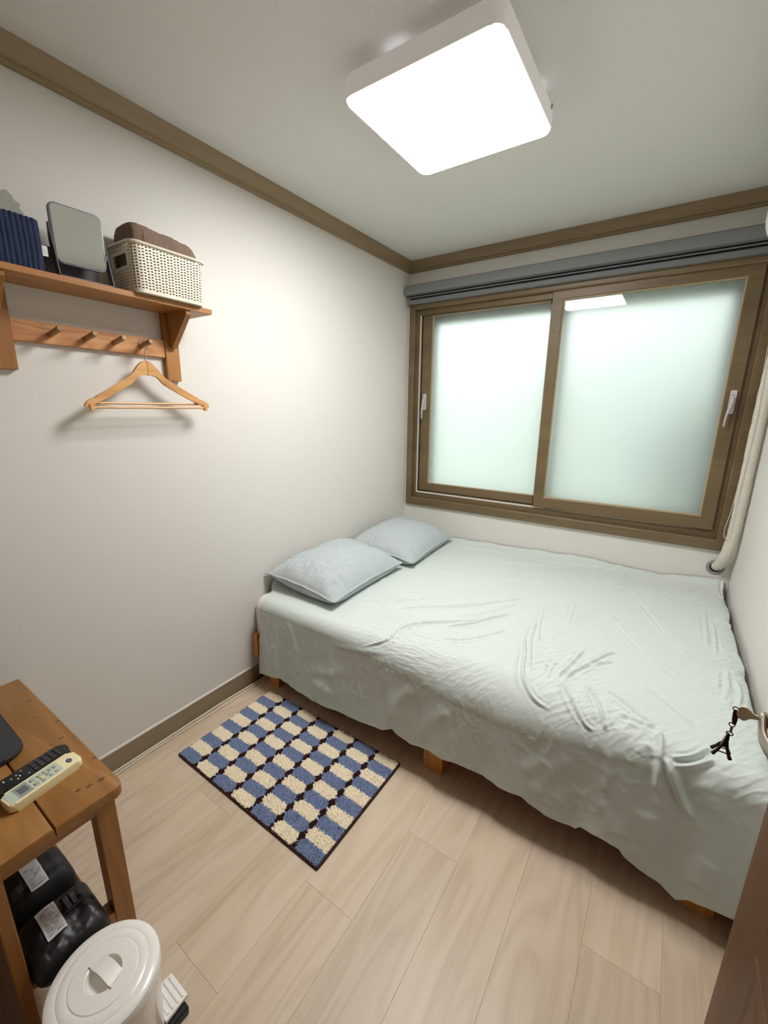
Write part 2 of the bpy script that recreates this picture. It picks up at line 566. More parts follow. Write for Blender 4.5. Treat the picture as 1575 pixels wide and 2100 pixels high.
# ------------------------------------------------------------------ room shell
RW, RH, RY = 2.049, 2.414, -2.75     # width, height, inner face of the wall with the doorway
HX0, HX1, HY = 0.5, 2.049, -3.9        # hallway behind the doorway
def slab(name, *a, mat='wall'):
    bm = B()
    for q in a:
        box(bm, *q)
    return struct(obj(name, bm, M[mat], smooth=0))

wall_left = slab('wall_left', (-0.12, 0, RY - 0.1, 0.14, -0.05, RH + 0.05))
wall_right = slab('wall_right', (RW, RW + 0.12, RY - 0.1, 0.14, -0.05, RH + 0.05))
# window wall with its opening
WX0, WX1, WZ0, WZ1 = 0.020, 2.000, 0.709, 2.165
wall_back = slab('wall_back', (0, RW, 0, 0.14, -0.05, WZ0), (0, RW, 0, 0.14, WZ1, RH + 0.05),
                 (0, WX0, 0, 0.14, WZ0, WZ1), (WX1, RW, 0, 0.14, WZ0, WZ1))
DX0, DX1, DZ = 1.10, 1.94, 2.03
wall_front = slab('wall_front', (0, DX0, RY - 0.1, RY, -0.05, RH + 0.05), (DX1, RW, RY - 0.1, RY, -0.05, RH + 0.05),
                  (DX0, DX1, RY - 0.1, RY, DZ, RH + 0.05), mat='frontwall')
slab('wall_hallway', (HX0 - 0.1, HX0, HY, RY - 0.1, -0.05, RH), (HX1, HX1 + 0.1, HY, RY - 0.1, -0.05, RH),
     (HX0 - 0.1, HX1 + 0.1, HY - 0.1, HY, -0.05, RH), mat='hall')
bm = B()
box(bm, -0.12, RW + 0.12, RY - 0.1, 0.14, RH, RH + 0.1)
struct(obj('ceiling', bm, M['ceil'], smooth=0))
bm = B()
box(bm, HX0 - 0.1, HX1 + 0.1, HY - 0.1, RY - 0.1, RH, RH + 0.1)
struct(obj('ceiling_hallway', bm, M['hall'], smooth=0))
bm = B()
box(bm, -0.12, RW + 0.12, RY - 0.1, 0.14, -0.1, -0.012)
box(bm, HX0 - 0.1, HX1 + 0.1, HY - 0.1, RY - 0.1, -0.1, -0.002)
floor = struct(obj('floor', bm, M['floorbase'], smooth=0), 'pale oak laminate plank floor')
# laminate planks, staggered by thirds
PWD, PLN = 0.186, 0.948
for k in range(-6, 6):
    x0 = 1.113 + PWD * k
    x1 = x0 + PWD
    x0, x1 = max(x0, 0.0), min(x1, RW)
    if x1 - x0 < 0.01:
        continue
    j0 = {0: -1.778, 1: -1.460, 2: -2.094}[k % 3]
    y = j0 - 3 * PLN
    while y < 0:
        a, c = max(y, RY - 0.1), min(y + PLN, 0.0)
        if c - a > 0.01:
            bm = B()
            box(bm, x0 + 0.00015, x1 - 0.00015, a + 0.00015, c - 0.00015, -0.012, 0.0, bev=0.0004)
            obj('plank', bm, M['plank'], floor, smooth=0)
        y += PLN

# torn strip of wallpaper on the left wall above the shelf
bm = B()
pts = [(-2.36, 2.045), (-2.30, 2.05), (-2.275, 2.038), (-2.262, 2.026), (-2.247, 2.033), (-2.236, 2.022), (-2.232, 2.012), (-2.218, 2.006), (-2.222, 1.994),
       (-2.212, 1.982), (-2.214, 1.968), (-2.226, 1.962), (-2.24, 1.955), (-2.29, 1.94), (-2.36, 1.93)]
prism(bm, pts, 'x', 0.0, 0.0012)
o = obj('torn_patch', bm, M['cement'], wall_left, smooth=0)
o['label'] = 'grey torn patch where wallpaper has peeled off'

# ceiling cornice: two-step profile
def cornice(name, prof, axis, a0, a1, mat):
    bm = B()
    prism(bm, prof, axis, a0, a1)
    return struct(obj(name, bm, mat, smooth=25))
T = [(0, 0), (0.037, 0), (0.035, -0.012), (0.0285, -0.030), (0.0245, -0.052), (0.0245, -0.056), (0.0165, -0.058), (0.0165, -0.0696), (0, -0.0696)]
cornice('trim_1', [(q[0], RH + q[1]) for q in T], 'y', RY, -0.0, M['crown'])
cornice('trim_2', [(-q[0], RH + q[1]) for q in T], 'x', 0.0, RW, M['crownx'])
cornice('trim_3', [(RW - q[0], RH + q[1]) for q in T], 'y', RY, -0.0, M['crown'])
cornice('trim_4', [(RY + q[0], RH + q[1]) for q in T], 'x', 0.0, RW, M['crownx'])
bp = [(0, 0), (0.0105, 0), (0.0105, 0.0895), (0.0095, 0.0905), (0, 0.0905)]
bl_ = cornice('baseboard_left', bp, 'y', RY, 0.0, M['base'])
bm = B()
prism(bm, [(0, 0.0905), (0.0075, 0.0905), (0.006, 0.0945), (0, 0.096)], 'y', RY, 0.0)
obj('top_edge_line', bm, M['strip'], bl_, smooth=0)  # thin white line along the baseboard's top
cornice('baseboard_right', [(RW - q[0], q[1]) for q in bp], 'y', RY, 0.0, M['base'])
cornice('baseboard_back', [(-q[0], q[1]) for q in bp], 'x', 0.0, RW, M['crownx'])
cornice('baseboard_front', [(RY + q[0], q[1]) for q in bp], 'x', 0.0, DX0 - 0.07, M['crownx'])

# ------------------------------------------------------------------ unseen outside: walls and shrub added to tone the frosted panes
bm = B()
box(bm, -3, 6, 0.14, 8, -1.2, -1.0)
struct(obj('ground_outside', bm, M['outwall'], smooth=0))
bm = B()
box(bm, -3, 0.95, 2.2, 2.4, -1.0, 1.95)
box(bm, 0.95, 6, 2.0, 2.4, -1.0, 2.35)
struct(obj('wall_outside_added', bm, M['addedwall'], smooth=0))  # stepped wall added so the right pane comes out darker than the left

bm = B()
bmesh.ops.create_icosphere(bm, subdivisions=4, radius=0.5, matrix=Matrix.Translation((2.05, 0.95, 1.05)))
for v in bm.verts:
    v.co += (v.co - Vector((2.05, 0.95, 1.05))) * 0.35 * float(fbm(np.array([v.co.x * 7]), np.array([v.co.z * 7 + v.co.y * 5]), 3)[0])
struct(obj('hedge_outside_added', bm, plain('added_shrub_green', lin(92, 116, 92), 0.9, bump=1.0, bscale=30, var=0.3)))  # unseen shrub added for the dark spot in the right pane

# ------------------------------------------------------------------ window
win = bpy.data.objects.new('window_1', None)
COL.objects.link(win)
win.location = (1.01, 0, WZ0)
struct(win, 'brown framed two sash sliding window with frosted panes')
bm = B()
frame_ring(bm, WX0, WX1, WZ0, WZ1, [(0, 0.11), (0, -0.020), (0.004, -0.022), (0.052, -0.022), (0.058, -0.017), (0.058, 0.016), (0.092, 0.016), (0.092, 0.11)], sx=0.72, sz=1.0)
obj('window_frame', bm, M['winx'], win, smooth=20)
# outer window frame, seen through the frosted panes
bm = B()
frame_ring(bm, WX0 + 0.001, WX1 - 0.001, WZ0 + 0.001, WZ1 - 0.001, [(0, 0.112), (0, 0.138), (0.16, 0.138), (0.16, 0.112)], sx=1.0, sz=0.9)
box(bm, 0.98, 1.06, 0.112, 0.138, WZ0 + 0.1, WZ1 - 0.1)
obj('outer_frame', bm, M['winx'], win, smooth=20)
bm = B()
frame_ring(bm, WX0 + 0.0625, 1.05, WZ0 + 0.0925, WZ1 - 0.03, [(0, 0.018), (0, 0.036), (0.0075, 0.036), (0.0075, 0.018)])
obj('weather_strip', bm, M['strip'], win, smooth=20)

def sash(x0, x1, z0, z1, yf, yb, wl, wz, mirror=1):
    bm = B()
    k = wz / wl
    frame_ring(bm, x0, x1, z0, z1, [(0, yb), (0, yf + 0.002), (0.002, yf), (wl - 0.010, yf), (wl - 0.006, yf + 0.003), (wl - 0.006, yb)], sx=1.0, sz=k)
    s = obj('sash', bm, M['winx'], win, smooth=20)
    gx0, gx1, gz0, gz1 = x0 + wl, x1 - wl, z0 + wz, z1 - wz
    bm = B()
    e = 0.0085
    frame_ring(bm, gx0 - e, gx1 + e, gz0 - e, gz1 + e, [(0, yf + 0.014), (0, yf + 0.0035), (0.004, yf + 0.004), (e, yf + 0.011), (e, yf + 0.014)])
    obj('glazing_bead', bm, M['bead'], s, smooth=20)
    bm = B()
    box(bm, gx0 - 0.003, gx1 + 0.003, yf + 0.0160, yf + 0.0208, gz0 - 0.003, gz1 + 0.003)
    bmesh.ops.rotate(bm, verts=bm.verts[:], cent=((gx0 + gx1) / 2, yf + 0.017, (gz0 + gz1) / 2), matrix=Matrix.Rotation(math.radians(-0.2), 3, 'X'))
    obj('pane', bm, M['frost'], s, smooth=0)
    return s

sr = sash(0.985, 1.934, 0.812, 2.128, -0.002, 0.030, 0.068, 0.076)
sl = sash(0.100, 1.050, 0.819, 2.124, 0.038, 0.072, 0.080, 0.062)
# dark strips in the seam where the sashes overlap
bm = B()
box(bm, 0.972, 0.9845, 0.031, 0.0375, 0.815, 0.879)
box(bm, 0.972, 0.9845, 0.031, 0.0375, 2.05, 2.118)
obj('sash_gap_strip', bm, M['dark'], sr, smooth=0)
# small etched maker's mark in the left pane's corner
bm = B()
for i in range(2):
    for k in range(5):
        box(bm, 0.187 + 0.006 * k, 0.1905 + 0.006 * k, 0.0517, 0.0521, 0.908 + 0.008 * i, 0.911 + 0.008 * i)
obj('etched_mark', bm, M['strip'], sl, smooth=0)

def sash_handle(parent, x, z, yf, side):
    """Multi-point handle: backplate and a drooping lever that swings out to `side`."""
    bm = B()
    prism(bm, rrect(x, z - 0.045, 0.026, 0.115, 0.005), 'y', yf - 0.012, yf, bev=0.003)
    h = obj('handle', bm, M['sash_handle'], parent)
    bm = B()
    path = smooth_path([(x, yf - 0.010, z - 0.028), (x, yf - 0.026, z - 0.045), (x + side * 0.006, yf - 0.032, z - 0.075), (x + side * 0.014, yf - 0.034, z - 0.115), (x + side * 0.016, yf - 0.034, z - 0.165)], 5)
    n = len(path)
    tube(bm, path, [0.013 - 0.006 * i / (n - 1) for i in range(n)], 8, sx=0.6)
    obj('lever', bm, M['sash_handle'], h)
    bm = B()
    prism(bm, rrect(x, z - 0.012, 0.014, 0.006, 0.0028), 'y', yf - 0.0128, yf - 0.0121)
    obj('logo_mark', bm, M['ink'], h, smooth=0)
    bm = B()
    box(bm, x - 0.011, x + 0.011, yf - 0.0127, yf - 0.0121, z - 0.0275, z - 0.026)
    obj('seam', bm, M['dark'], h, smooth=0)
sash_handle(sr, 1.906, 1.525, -0.002, -1)
sash_handle(sl, 0.132, 1.525, 0.038, -0.4)

# ------------------------------------------------------------------ roller blind along the top of the window
bl = thing('roller_blind', 'rolled up grey fabric blind above the window', 'blind', (1.02, -0.04, 2.14))
bm = B()
prism(bm, [(-0.002, 2.252), (-0.080, 2.250), (-0.086, 2.243), (-0.090, 2.205), (-0.086, 2.193), (-0.060, 2.190), (-0.002, 2.190)], 'x', 0.012, 2.040)
obj('cassette', bm, M['blind'], bl, smooth=30)
bm = B()
prism(bm, [(-0.024, 2.189), (-0.030, 2.189), (-0.030, 2.150), (-0.024, 2.150)], 'x', 0.03, 2.035)
obj('slot_backing', bm, M['slot'], bl, smooth=0)
bm = B()
prism(bm, [(-0.0245, 2.180), (-0.054, 2.1805), (-0.056, 2.1775), (-0.054, 2.1745), (-0.0245, 2.174)], 'x', 0.022, 2.036)
obj('fabric_fold', bm, M['blind'], bl, smooth=30)
bm = B()
prism(bm, [(-0.0245, 2.162), (-0.055, 2.163), (-0.058, 2.159), (-0.058, 2.140), (-0.054, 2.136), (-0.0245, 2.136)], 'x', 0.020, 2.036)
obj('bottom_bar', bm, M['blind2'], bl, smooth=30)
# bead chain loop on the right
bm = B()
front = smooth_path([(1.984, -0.094, 2.185), (1.985, -0.124, 1.70), (1.9905, -0.126, 1.53), (1.993, -0.126, 1.30), (1.988, -0.126, 1.13), (1.980, -0.125, 0.95), (1.971, -0.124, 0.86), (1.974, -0.124, 0.815), (1.984, -0.124, 0.806)], 30)
back = smooth_path([(1.984, -0.124, 0.806), (1.991, -0.124, 0.83), (1.993, -0.124, 0.95), (1.994, -0.124, 1.13), (1.997, -0.124, 1.4), (1.9905, -0.122, 1.75), (1.9895, -0.094, 2.185)], 30)
path = front + back[1:]
dist, nxt = 0.0, 0.0
for a, c in zip(path, path[1:]):
    seg = (c - a).length
    while nxt <= dist + seg:
        p = a.lerp(c, (nxt - dist) / seg)
        bmesh.ops.create_icosphere(bm, subdivisions=1, radius=0.0026, matrix=Matrix.Translation(p))
        nxt += 0.0068
    dist += seg
o = obj('bead_chain', bm, M['beadc'], bl)
o['kind'] = 'stuff'
o['label'] = 'looped white bead pull chain'

# ------------------------------------------------------------------ ceiling lamp
LX0, LX1, LY0, LY1 = 0.712, 1.206, -1.605, -1.096
lcx, lcy = (LX0 + LX1) / 2, (LY0 + LY1) / 2
lp = thing('ceiling_lamp', 'square white flush ceiling lamp glowing over the room', 'lamp', (lcx, lcy, 2.33))
bm = B()
prism(bm, rrect(lcx, lcy, LX1 - LX0, LY1 - LY0, 0.035, 8), 'z', 2.331, 2.386, bev=0.006)
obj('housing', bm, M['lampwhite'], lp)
bm = B()
prism(bm, rrect(lcx, lcy, LX1 - LX0 - 0.012, LY1 - LY0 - 0.012, 0.030, 8), 'z', 2.3275, 2.3312)
obj('diffuser', bm, M['lamp'], lp, smooth=0)
bm = B()
prism(bm, rrect(lcx, lcy, 0.36, 0.36, 0.02, 4), 'z', 2.386, RH)
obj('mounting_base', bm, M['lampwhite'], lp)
for sx, sy in ((-0.7, -1), (1, 0.72)):
    bm = B()
    if abs(sy) == 1:
        box(bm, lcx - 0.105, lcx - 0.035, LY0 + 0.02, LY0 + 0.028, 2.3862, 2.389)
    else:
        box(bm, LX1 - 0.028, LX1 - 0.020, lcy + 0.12, lcy + 0.17, 2.3862, 2.389)
    obj('led_leak', bm, M['led'], lp, smooth=0)
bm = B()
box(bm, LX1 - 0.006, LX1 + 0.004, lcy + 0.20, lcy + 0.208, 2.374, 2.388, bev=0.002)
obj('clip', bm, M['grey'], lp)

# ------------------------------------------------------------------ bed
bed = thing('bed', 'low pine bed frame with square legs under the grey sheet', 'bed', (1.02, -0.76, 0))
for nm, a in (('side_rail', (0.016, 2.035, -1.515, -1.490, 0.165, 0.285)), ('side_rail', (0.016, 2.035, -0.05, -0.025, 0.165, 0.285)),
              ('end_rail', (0.016, 0.041, -1.490, -0.05, 0.165, 0.285)), ('end_rail', (2.010, 2.035, -1.490, -0.05, 0.165, 0.285))):
    bm = B()
    box(bm, *a, bev=0.002)
    obj(nm, bm, M['bedpinex'], bed, smooth=0)
for x0, x1 in ((0.086, 0.156), (1.020, 1.104), (1.892, 1.976)):
    for y0 in (-1.504, -0.80, -0.12):
        bm = B()
        box(bm, x0, x1, y0, y0 + 0.08, 0.0, 0.165 if y0 < -1 else 0.27, bev=0.002)
        obj('leg', bm, M['bedpine'], bed, smooth=0)
bm = B()
box(bm, 0.02, 0.05, -1.538, -1.516, 0.155, 0.290, bev=0.002)
obj('corner_block', bm, M['bedpine'], bed, smooth=0)
for k in range(12):
    bm = B()
    x = 0.08 + k * 0.17
    box(bm, x, x + 0.09, -1.489, -0.051, 0.272, 0.285)
    obj('slat', bm, M['bedpinex'], bed, smooth=0)

def make_mattress():
    xs = np.concatenate([np.linspace(0.008, 0.053, 9), np.linspace(0.10, 1.95, 38), np.linspace(1.963, 2.003, 9)])
    rows = []
    for x in xs:
        t = min(1.0, min(x - 0.008, 2.003 - x) / 0.03)
        ins = (1 - math.sqrt(1 - (1 - t) ** 2)) * 0.014
        r = 0.062 + 0.088 * math.exp(-((x - 1.28) / 0.42) ** 2)
        zt, yf = 0.478 - ins, -1.508 + ins
        p = [(-0.035, 0.286), (-0.035, zt - 0.03), (-0.045, zt - 0.008), (-0.07, zt)]
        for k in range(9):
            a = PI / 2 * k / 8
            p.append((yf + r - r * math.sin(a), zt - r + r * math.cos(a)))
        p.append((yf, 0.286))
        rows.append([(x, y, z) for y, z in p])
    V = [q for r_ in rows for q in r_]
    m = len(rows[0])
    F = []
    for i in range(len(rows) - 1):
        for j in range(m):
            F.append((i * m + j, i * m + (j + 1) % m, (i + 1) * m + (j + 1) % m, (i + 1) * m + j))
    F.append(tuple(range(m))[::-1])
    F.append(tuple(range((len(rows) - 1) * m, len(rows) * m)))
    return V, F
V_, F_ = make_mattress()
bm = B()
vv = [bm.verts.new(q) for q in V_]
for f in F_:
    bm.faces.new([vv[i] for i in f])
o = obj('mattress', bm, M['mattress'], None, smooth=50, loc=(1.008, -0.757, 0.286))
tag(o, 'white mattress whose corner peeks out by the left wall', 'mattress')

FOLDS = [
(9, 9, [(0.71, 1.576), (0.835, 1.483), (0.806, 1.37), (0.87, 1.275), (1.01, 1.169), (1.1, 1.071)]),
(4, 8, [(0.554, 1.616), (0.726, 1.592), (0.836, 1.545)]),
(5, 7, [(0.47, 1.272), (0.597, 1.183), (0.724, 1.093), (0.84, 0.979), (0.96, 0.862)]),
(6, 8, [(0.683, 1.244), (0.793, 1.137), (0.913, 1.043), (1.041, 0.912)]),
(4, 8, [(0.622, 0.774), (0.674, 0.679), (0.774, 0.638), (0.944, 0.654)]),
(3, 8, [(0.345, 0.97), (0.514, 0.905), (0.698, 0.879)]),
(9, 9, [(0.949, 1.264), (1.042, 1.183), (1.112, 1.058), (1.192, 0.941)]),
(7, 8, [(0.868, 1.104), (0.984, 0.996), (1.095, 0.863), (1.196, 0.748)]),
(5, 8, [(0.992, 1.349), (1.085, 1.304), (1.175, 1.18), (1.21, 1.092)]),
(5, 7, [(0.954, 1.145), (1.058, 1.047), (1.121, 0.939), (1.184, 0.814)]),
(10, 10, [(1.271, 1.113), (1.323, 1.249), (1.343, 1.367), (1.369, 1.438), (1.419, 1.51), (1.486, 1.527)]),
(7, 9, [(1.289, 0.946), (1.305, 1.11), (1.337, 1.24), (1.371, 1.378)]),
(5, 8, [(1.28, 0.774), (1.312, 0.999), (1.353, 1.193)]),
(4, 9, [(1.394, 0.666), (1.411, 0.812), (1.415, 0.949)]),
(8, 10, [(1.525, 0.629), (1.594, 0.779), (1.685, 0.924), (1.767, 1.025), (1.844, 1.094)]),
(8, 10, [(1.574, 0.26), (1.665, 0.448), (1.724, 0.593), (1.783, 0.756), (1.827, 0.862), (1.867, 0.939)]),
(6, 9, [(1.573, 0.816), (1.672, 0.952), (1.741, 1.067), (1.813, 1.115)]),
(4, 6, [(1.592, 0.23), (1.694, 0.306), (1.831, 0.286), (1.983, 0.321)]),
(9, 9, [(1.458, 1.362), (1.475, 1.291), (1.494, 1.198), (1.513, 1.081)]),
(9, 8, [(1.477, 1.37), (1.508, 1.275), (1.545, 1.195), (1.588, 1.085), (1.621, 1.042)]),
(6, 8, [(1.53, 1.237), (1.559, 1.189), (1.627, 1.111)]),
(10, 9, [(1.463, 1.351), (1.514, 1.418), (1.563, 1.506), (1.584, 1.533), (1.609, 1.546)]),
(9, 10, [(1.537, 1.321), (1.593, 1.388), (1.63, 1.488), (1.638, 1.529)]),
(8, 10, [(1.603, 1.317), (1.663, 1.352), (1.714, 1.399), (1.766, 1.438)]),
(7, 10, [(1.702, 1.206), (1.767, 1.268), (1.824, 1.323), (1.865, 1.37)]),
(10, 8, [(1.951, 0.463), (2.002, 0.489), (2.041, 0.511)]),
(6, 9, [(1.955, 0.526), (1.952, 0.699), (1.946, 0.85)]),
(11, 8, [(1.958, 0.908), (1.999, 0.923), (2.035, 0.924)]),
(7, 10, [(1.973, 0.929), (1.963, 1.081), (1.945, 1.169)]),
(5, 9, [(1.931, 0.37), (1.923, 0.637), (1.92, 0.833)]),
(8, 10, [(1.993, 0.99), (1.999, 1.082), (1.981, 1.18), (1.957, 1.275)]),
(6, 8, [(1.438, 1.221), (1.431, 1.322), (1.433, 1.379)]),
(7, 9, [(1.099, 0.161), (1.242, 0.126), (1.411, 0.07), (1.548, 0.095)]),
(5, 8, [(0.795, 0.377), (1.023, 0.26), (1.211, 0.212)]),
(7, 7, [(0.958, 0.57), (1.1, 0.524), (1.237, 0.531)]),
(5, 8, [(0.476, 0.198), (0.778, 0.146), (1.079, 0.082)]),
(9, 9, [(2.02, -0.038), (2.03, 0.132), (2.046, 0.29)]),
(6, 7, [(1.493, 0.282), (1.55, 0.328), (1.592, 0.23)]),
(5, 10, [(1.653, 1.43), (1.722, 1.437), (1.776, 1.431)]),
(14, 12, [(1.771, 1.438), (1.779, 1.499), (1.78, 1.579), (1.787, 1.68)]),
(14, 12, [(1.79, 1.536), (1.807, 1.571), (1.839, 1.647), (1.881, 1.716)]),
(10, 10, [(1.8, 1.541), (1.804, 1.599), (1.801, 1.678), (1.806, 1.731)]),
(11, 9, [(1.804, 1.535), (1.849, 1.507), (1.902, 1.434)]),
(12, 9, [(1.81, 1.562), (1.861, 1.532), (1.906, 1.481)]),
(7, 8, [(1.652, 1.581), (1.667, 1.681), (1.663, 1.758)]),
(6, 14, [(1.654, 1.772), (1.69, 1.841), (1.712, 1.888)]),
(9, 9, [(1.74, 1.52), (1.752, 1.52), (1.766, 1.533), (1.775, 1.562)]),
(6, 9, [(1.727, 1.568), (1.743, 1.538), (1.754, 1.516)]),
(6, 14, [(1.494, 1.72), (1.46, 1.763), (1.412, 1.816)]),
(7, 18, [(1.597, 1.777), (1.566, 1.82), (1.536, 1.88)]),
(8, 18, [(1.868, 1.574), (1.904, 1.612), (1.92, 1.661)]),
(9, 20, [(1.766, 1.744), (1.796, 1.812), (1.825, 1.881)]),
(9, 18, [(1.926, 1.803), (1.908, 1.861), (1.918, 1.927)]),
(8, 14, [(0.549, 1.792), (0.508, 1.874), (0.584, 1.85)]),
(6, 10, [(0.195, 1.59), (0.202, 1.714), (0.2, 1.89)]),
(5, 10, [(0.271, 1.583), (0.329, 1.671), (0.339, 1.759)]),
(6, 16, [(0.413, 1.814), (0.549, 1.776), (0.675, 1.709)]),
(10, 14, [(0.431, 1.869), (0.518, 1.845), (0.582, 1.869)]),
(8, 12, [(0.518, 1.845), (0.506, 1.943), (0.58, 1.948)]),
(9, 16, [(0.894, 1.861), (0.909, 1.76), (0.986, 1.659)]),
(7, 18, [(1.016, 1.917), (1.055, 1.782), (1.153, 1.681)]),
(7, 20, [(1.457, 1.902), (1.508, 1.769), (1.572, 1.674)]),
(6, 12, [(0.174, 1.697), (0.187, 1.802), (0.192, 1.926)]),
(5, 12, [(0.282, 1.635), (0.308, 1.757), (0.311, 1.919)]),
]
HEM = [(0.03, .092), (0.06, .093), (0.116, .096), (0.227, .118), (0.312, .104), (0.443, .100), (0.622, .112), (0.746, .117), (0.86, .140), (0.904, .166), (0.921, .151), (0.984, .131),
       (1.078, .147), (1.13, .146), (1.191, .153), (1.277, .153), (1.358, .148), (1.43, .155), (1.452, .144), (1.51, .130), (1.564, .126), (1.601, .128), (1.613, .146), (1.669, .150),
       (1.724, .146), (1.739, .128), (1.78, .108), (1.832, .092), (1.878, .064), (1.903, .090), (1.945, .104), (2.05, .115)]

def make_sheet():
    nu, nt_, na, nv = 560, 380, 50, 90
    u = np.linspace(0, 1, nu)
    x = 0.032 + u * (2.026 - 0.032)
    bump_ = np.exp(-((x - 1.28) / 0.42) ** 2)
    r = 0.055 + 0.085 * bump_
    hem = np.interp(x, [h[0] for h in HEM], [h[1] for h in HEM])
    yf = -1.532
    zt = 0.494 + 0.012 * np.clip((x - 0.3) / 1.2, 0, 1)
    # rows: flat top, rounded front edge, hanging front
    s1 = np.linspace(0, 1, nt_, endpoint=False)
    s2 = np.linspace(0, 1, na, endpoint=False)
    s3 = np.linspace(0, 1, nv)
    X = np.repeat(x[:, None], nt_ + na + nv, 1)
    Y = np.zeros_like(X)
    Z = np.zeros_like(X)
    NY = np.zeros_like(X)
    NZ = np.zeros_like(X)
    ytop0 = -0.012
    y1 = yf + r
    Y[:, :nt_] = ytop0 + (y1[:, None] - ytop0) * s1[None]
    Z[:, :nt_] = zt[:, None]
    NZ[:, :nt_] = 1
    a = s2 * PI / 2
    Y[:, nt_:nt_ + na] = y1[:, None] - r[:, None] * np.sin(a)[None]
    Z[:, nt_:nt_ + na] = (zt - r)[:, None] + r[:, None] * np.cos(a)[None]
    NY[:, nt_:nt_ + na] = -np.sin(a)[None]
    NZ[:, nt_:nt_ + na] = np.cos(a)[None]
    Y[:, nt_ + na:] = yf - 0.030 * s3[None]
    Z[:, nt_ + na:] = (zt - r)[:, None] + (hem - (zt - r))[:, None] * s3[None]
    NY[:, nt_ + na:] = -1
    Wc = -Y + (zt[:, None] - Z)
    front = np.clip((Wc - 1.50) / 0.12, 0, 1)
    D = np.zeros_like(X)
    for amp, s, pts in FOLDS:
        P = np.array(pts)
        # densify and smooth the polyline
        t = np.linspace(0, 1, len(P))
        tt = np.linspace(0, 1, 4 * len(P))
        P = np.stack([np.interp(tt, t, P[:, 0]), np.interp(tt, t, P[:, 1])], 1)
        if len(P) > 8:
            Q = P.copy()
            for _ in range(3):
                Q[1:-1] = 0.25 * Q[:-2] + 0.5 * Q[1:-1] + 0.25 * Q[2:]
            P = Q
        sg = 0.82 * s / 1000.0
        wm = sum(q[1] for q in pts) / len(pts)
        big = amp >= 12
        sg = sg * (0.75 if wm < 1.5 else 0.9 if big else 1.9)
        amp = amp * (1.25 if wm < 1.5 else 1.1 if big else 0.6)
        lo, hi = P.min(0) - 7 * sg, P.max(0) + 7 * sg
        msk = (X > lo[0]) & (X < hi[0]) & (Wc > lo[1]) & (Wc < hi[1])
        if not msk.any():
            continue
        px, pw = X[msk], Wc[msk]
        best = np.full(px.shape, 9.0)
        bt = np.zeros_like(px)
        bs = np.zeros_like(px)
        n = len(P) - 1
        for i in range(n):
            ax, ay = P[i]
            dx, dy = P[i + 1] - P[i]
            L2 = dx * dx + dy * dy + 1e-12
            q = np.clip(((px - ax) * dx + (pw - ay) * dy) / L2, 0, 1)
            ex, ey = px - ax - q * dx, pw - ay - q * dy
            dd = np.hypot(ex, ey)
            m = dd < best
            best[m] = dd[m]
            bt[m] = (i + q[m]) / n
            bs[m] = np.sign(dx * ey - dy * ex)[m]
        taper = np.clip(np.minimum(bt, 1 - bt) * 5, 0, 1)
        taper = taper * taper * (3 - 2 * taper)
        sd = best * bs
        prof = np.exp(-(sd / sg) ** 2) - 0.22 * np.exp(-((sd - 2.0 * sg) / (1.1 * sg)) ** 2) - 0.12 * np.exp(-((sd + 2.1 * sg) / (1.2 * sg)) ** 2)
        k2 = 0.5 * np.sin(PI * np.clip(bt * 1.3 - 0.05, 0, 1)) * np.exp(-((sd - (3.6 + 0.9 * np.sin(bt * 5)) * sg) / (0.85 * sg)) ** 2) + 0.38 * np.sin(PI * np.clip(bt * 1.4 - 0.3, 0, 1)) * np.exp(-((sd + (3.9 + 0.8 * np.cos(bt * 6)) * sg) / (0.9 * sg)) ** 2)
        prof = prof + (k2 if wm < 1.5 else 0)
        D[msk] += amp / 1000.0 * taper * prof
    # loose small wrinkles, mostly running along the bed on the left and diagonal on the right
    wob = 0.03 * fbm(X * 4, Wc * 4, 2)
    left = np.clip((1.25 - X) / 0.35, 0, 1)
    n1 = fbm(X * 8 + 3, (Wc + 0.18 * X + wob) * 42, 2)
    n2 = fbm((X + 0.7 * Wc) * 32, (Wc - 0.8 * X + wob) * 6 + 9, 2)
    rid = lambda n: (1 - np.minimum(np.abs(n) * 2.2, 1)) ** 2
    patch = np.clip(0.45 + 0.9 * fbm(X * 2.6 + 8, Wc * 2.6, 2), 0, 1)
    top = 1 - front
    calm = np.clip(np.hypot((X - 0.30) / 0.40, (Wc - 1.45) / 0.25) - 0.4, 0.15, 1)
    D += top * calm * patch * (0.0075 * left * rid(n1) + 0.0065 * (1 - left) * rid(n2)) + top * 0.0012 * fbm(X * 14, Wc * 14, 3)
    # front drop: broad soft vertical waves
    hang = np.clip((Wc - 1.56) / 0.3, 0, 1)
    n3 = fbm(X * 6.5 + 0.12 * np.sin(Wc * 9), Wc * 1.2 + 4, 3)
    D += hang * 0.014 * n3 + front * (0.0030 * rid(fbm(X * 16 + 2, Wc * 9, 3)) * np.clip(0.5 + fbm(X * 3, Wc * 3 + 11, 2), 0, 1))
    D = np.maximum(D, np.where(front > 0.2, -0.012, -0.008))
    Y = Y + NY * D
    Z = Z + NZ * D
    # along the window wall the sheet is pushed up; along both side walls it rucks
    bk = np.exp(-np.clip(-Y - 0.01, 0, 9) / 0.035)
    rise = np.interp(X, [0, 0.38, 0.8, 1.34, 1.6, 1.75, 2.05], [0.0, -0.004, 0.012, 0.030, 0.012, 0.014, 0.055])
    Z = Z + bk * (rise + 0.010 * fbm(X * 9, Y * 3, 2)) * (1 - front)
    rt = np.exp(-np.clip(2.026 - X, 0, 9) / 0.022)
    Z = Z - rt * top * (0.014 + 0.014 * fbm(Wc * 6, X * 2 + 3, 2))
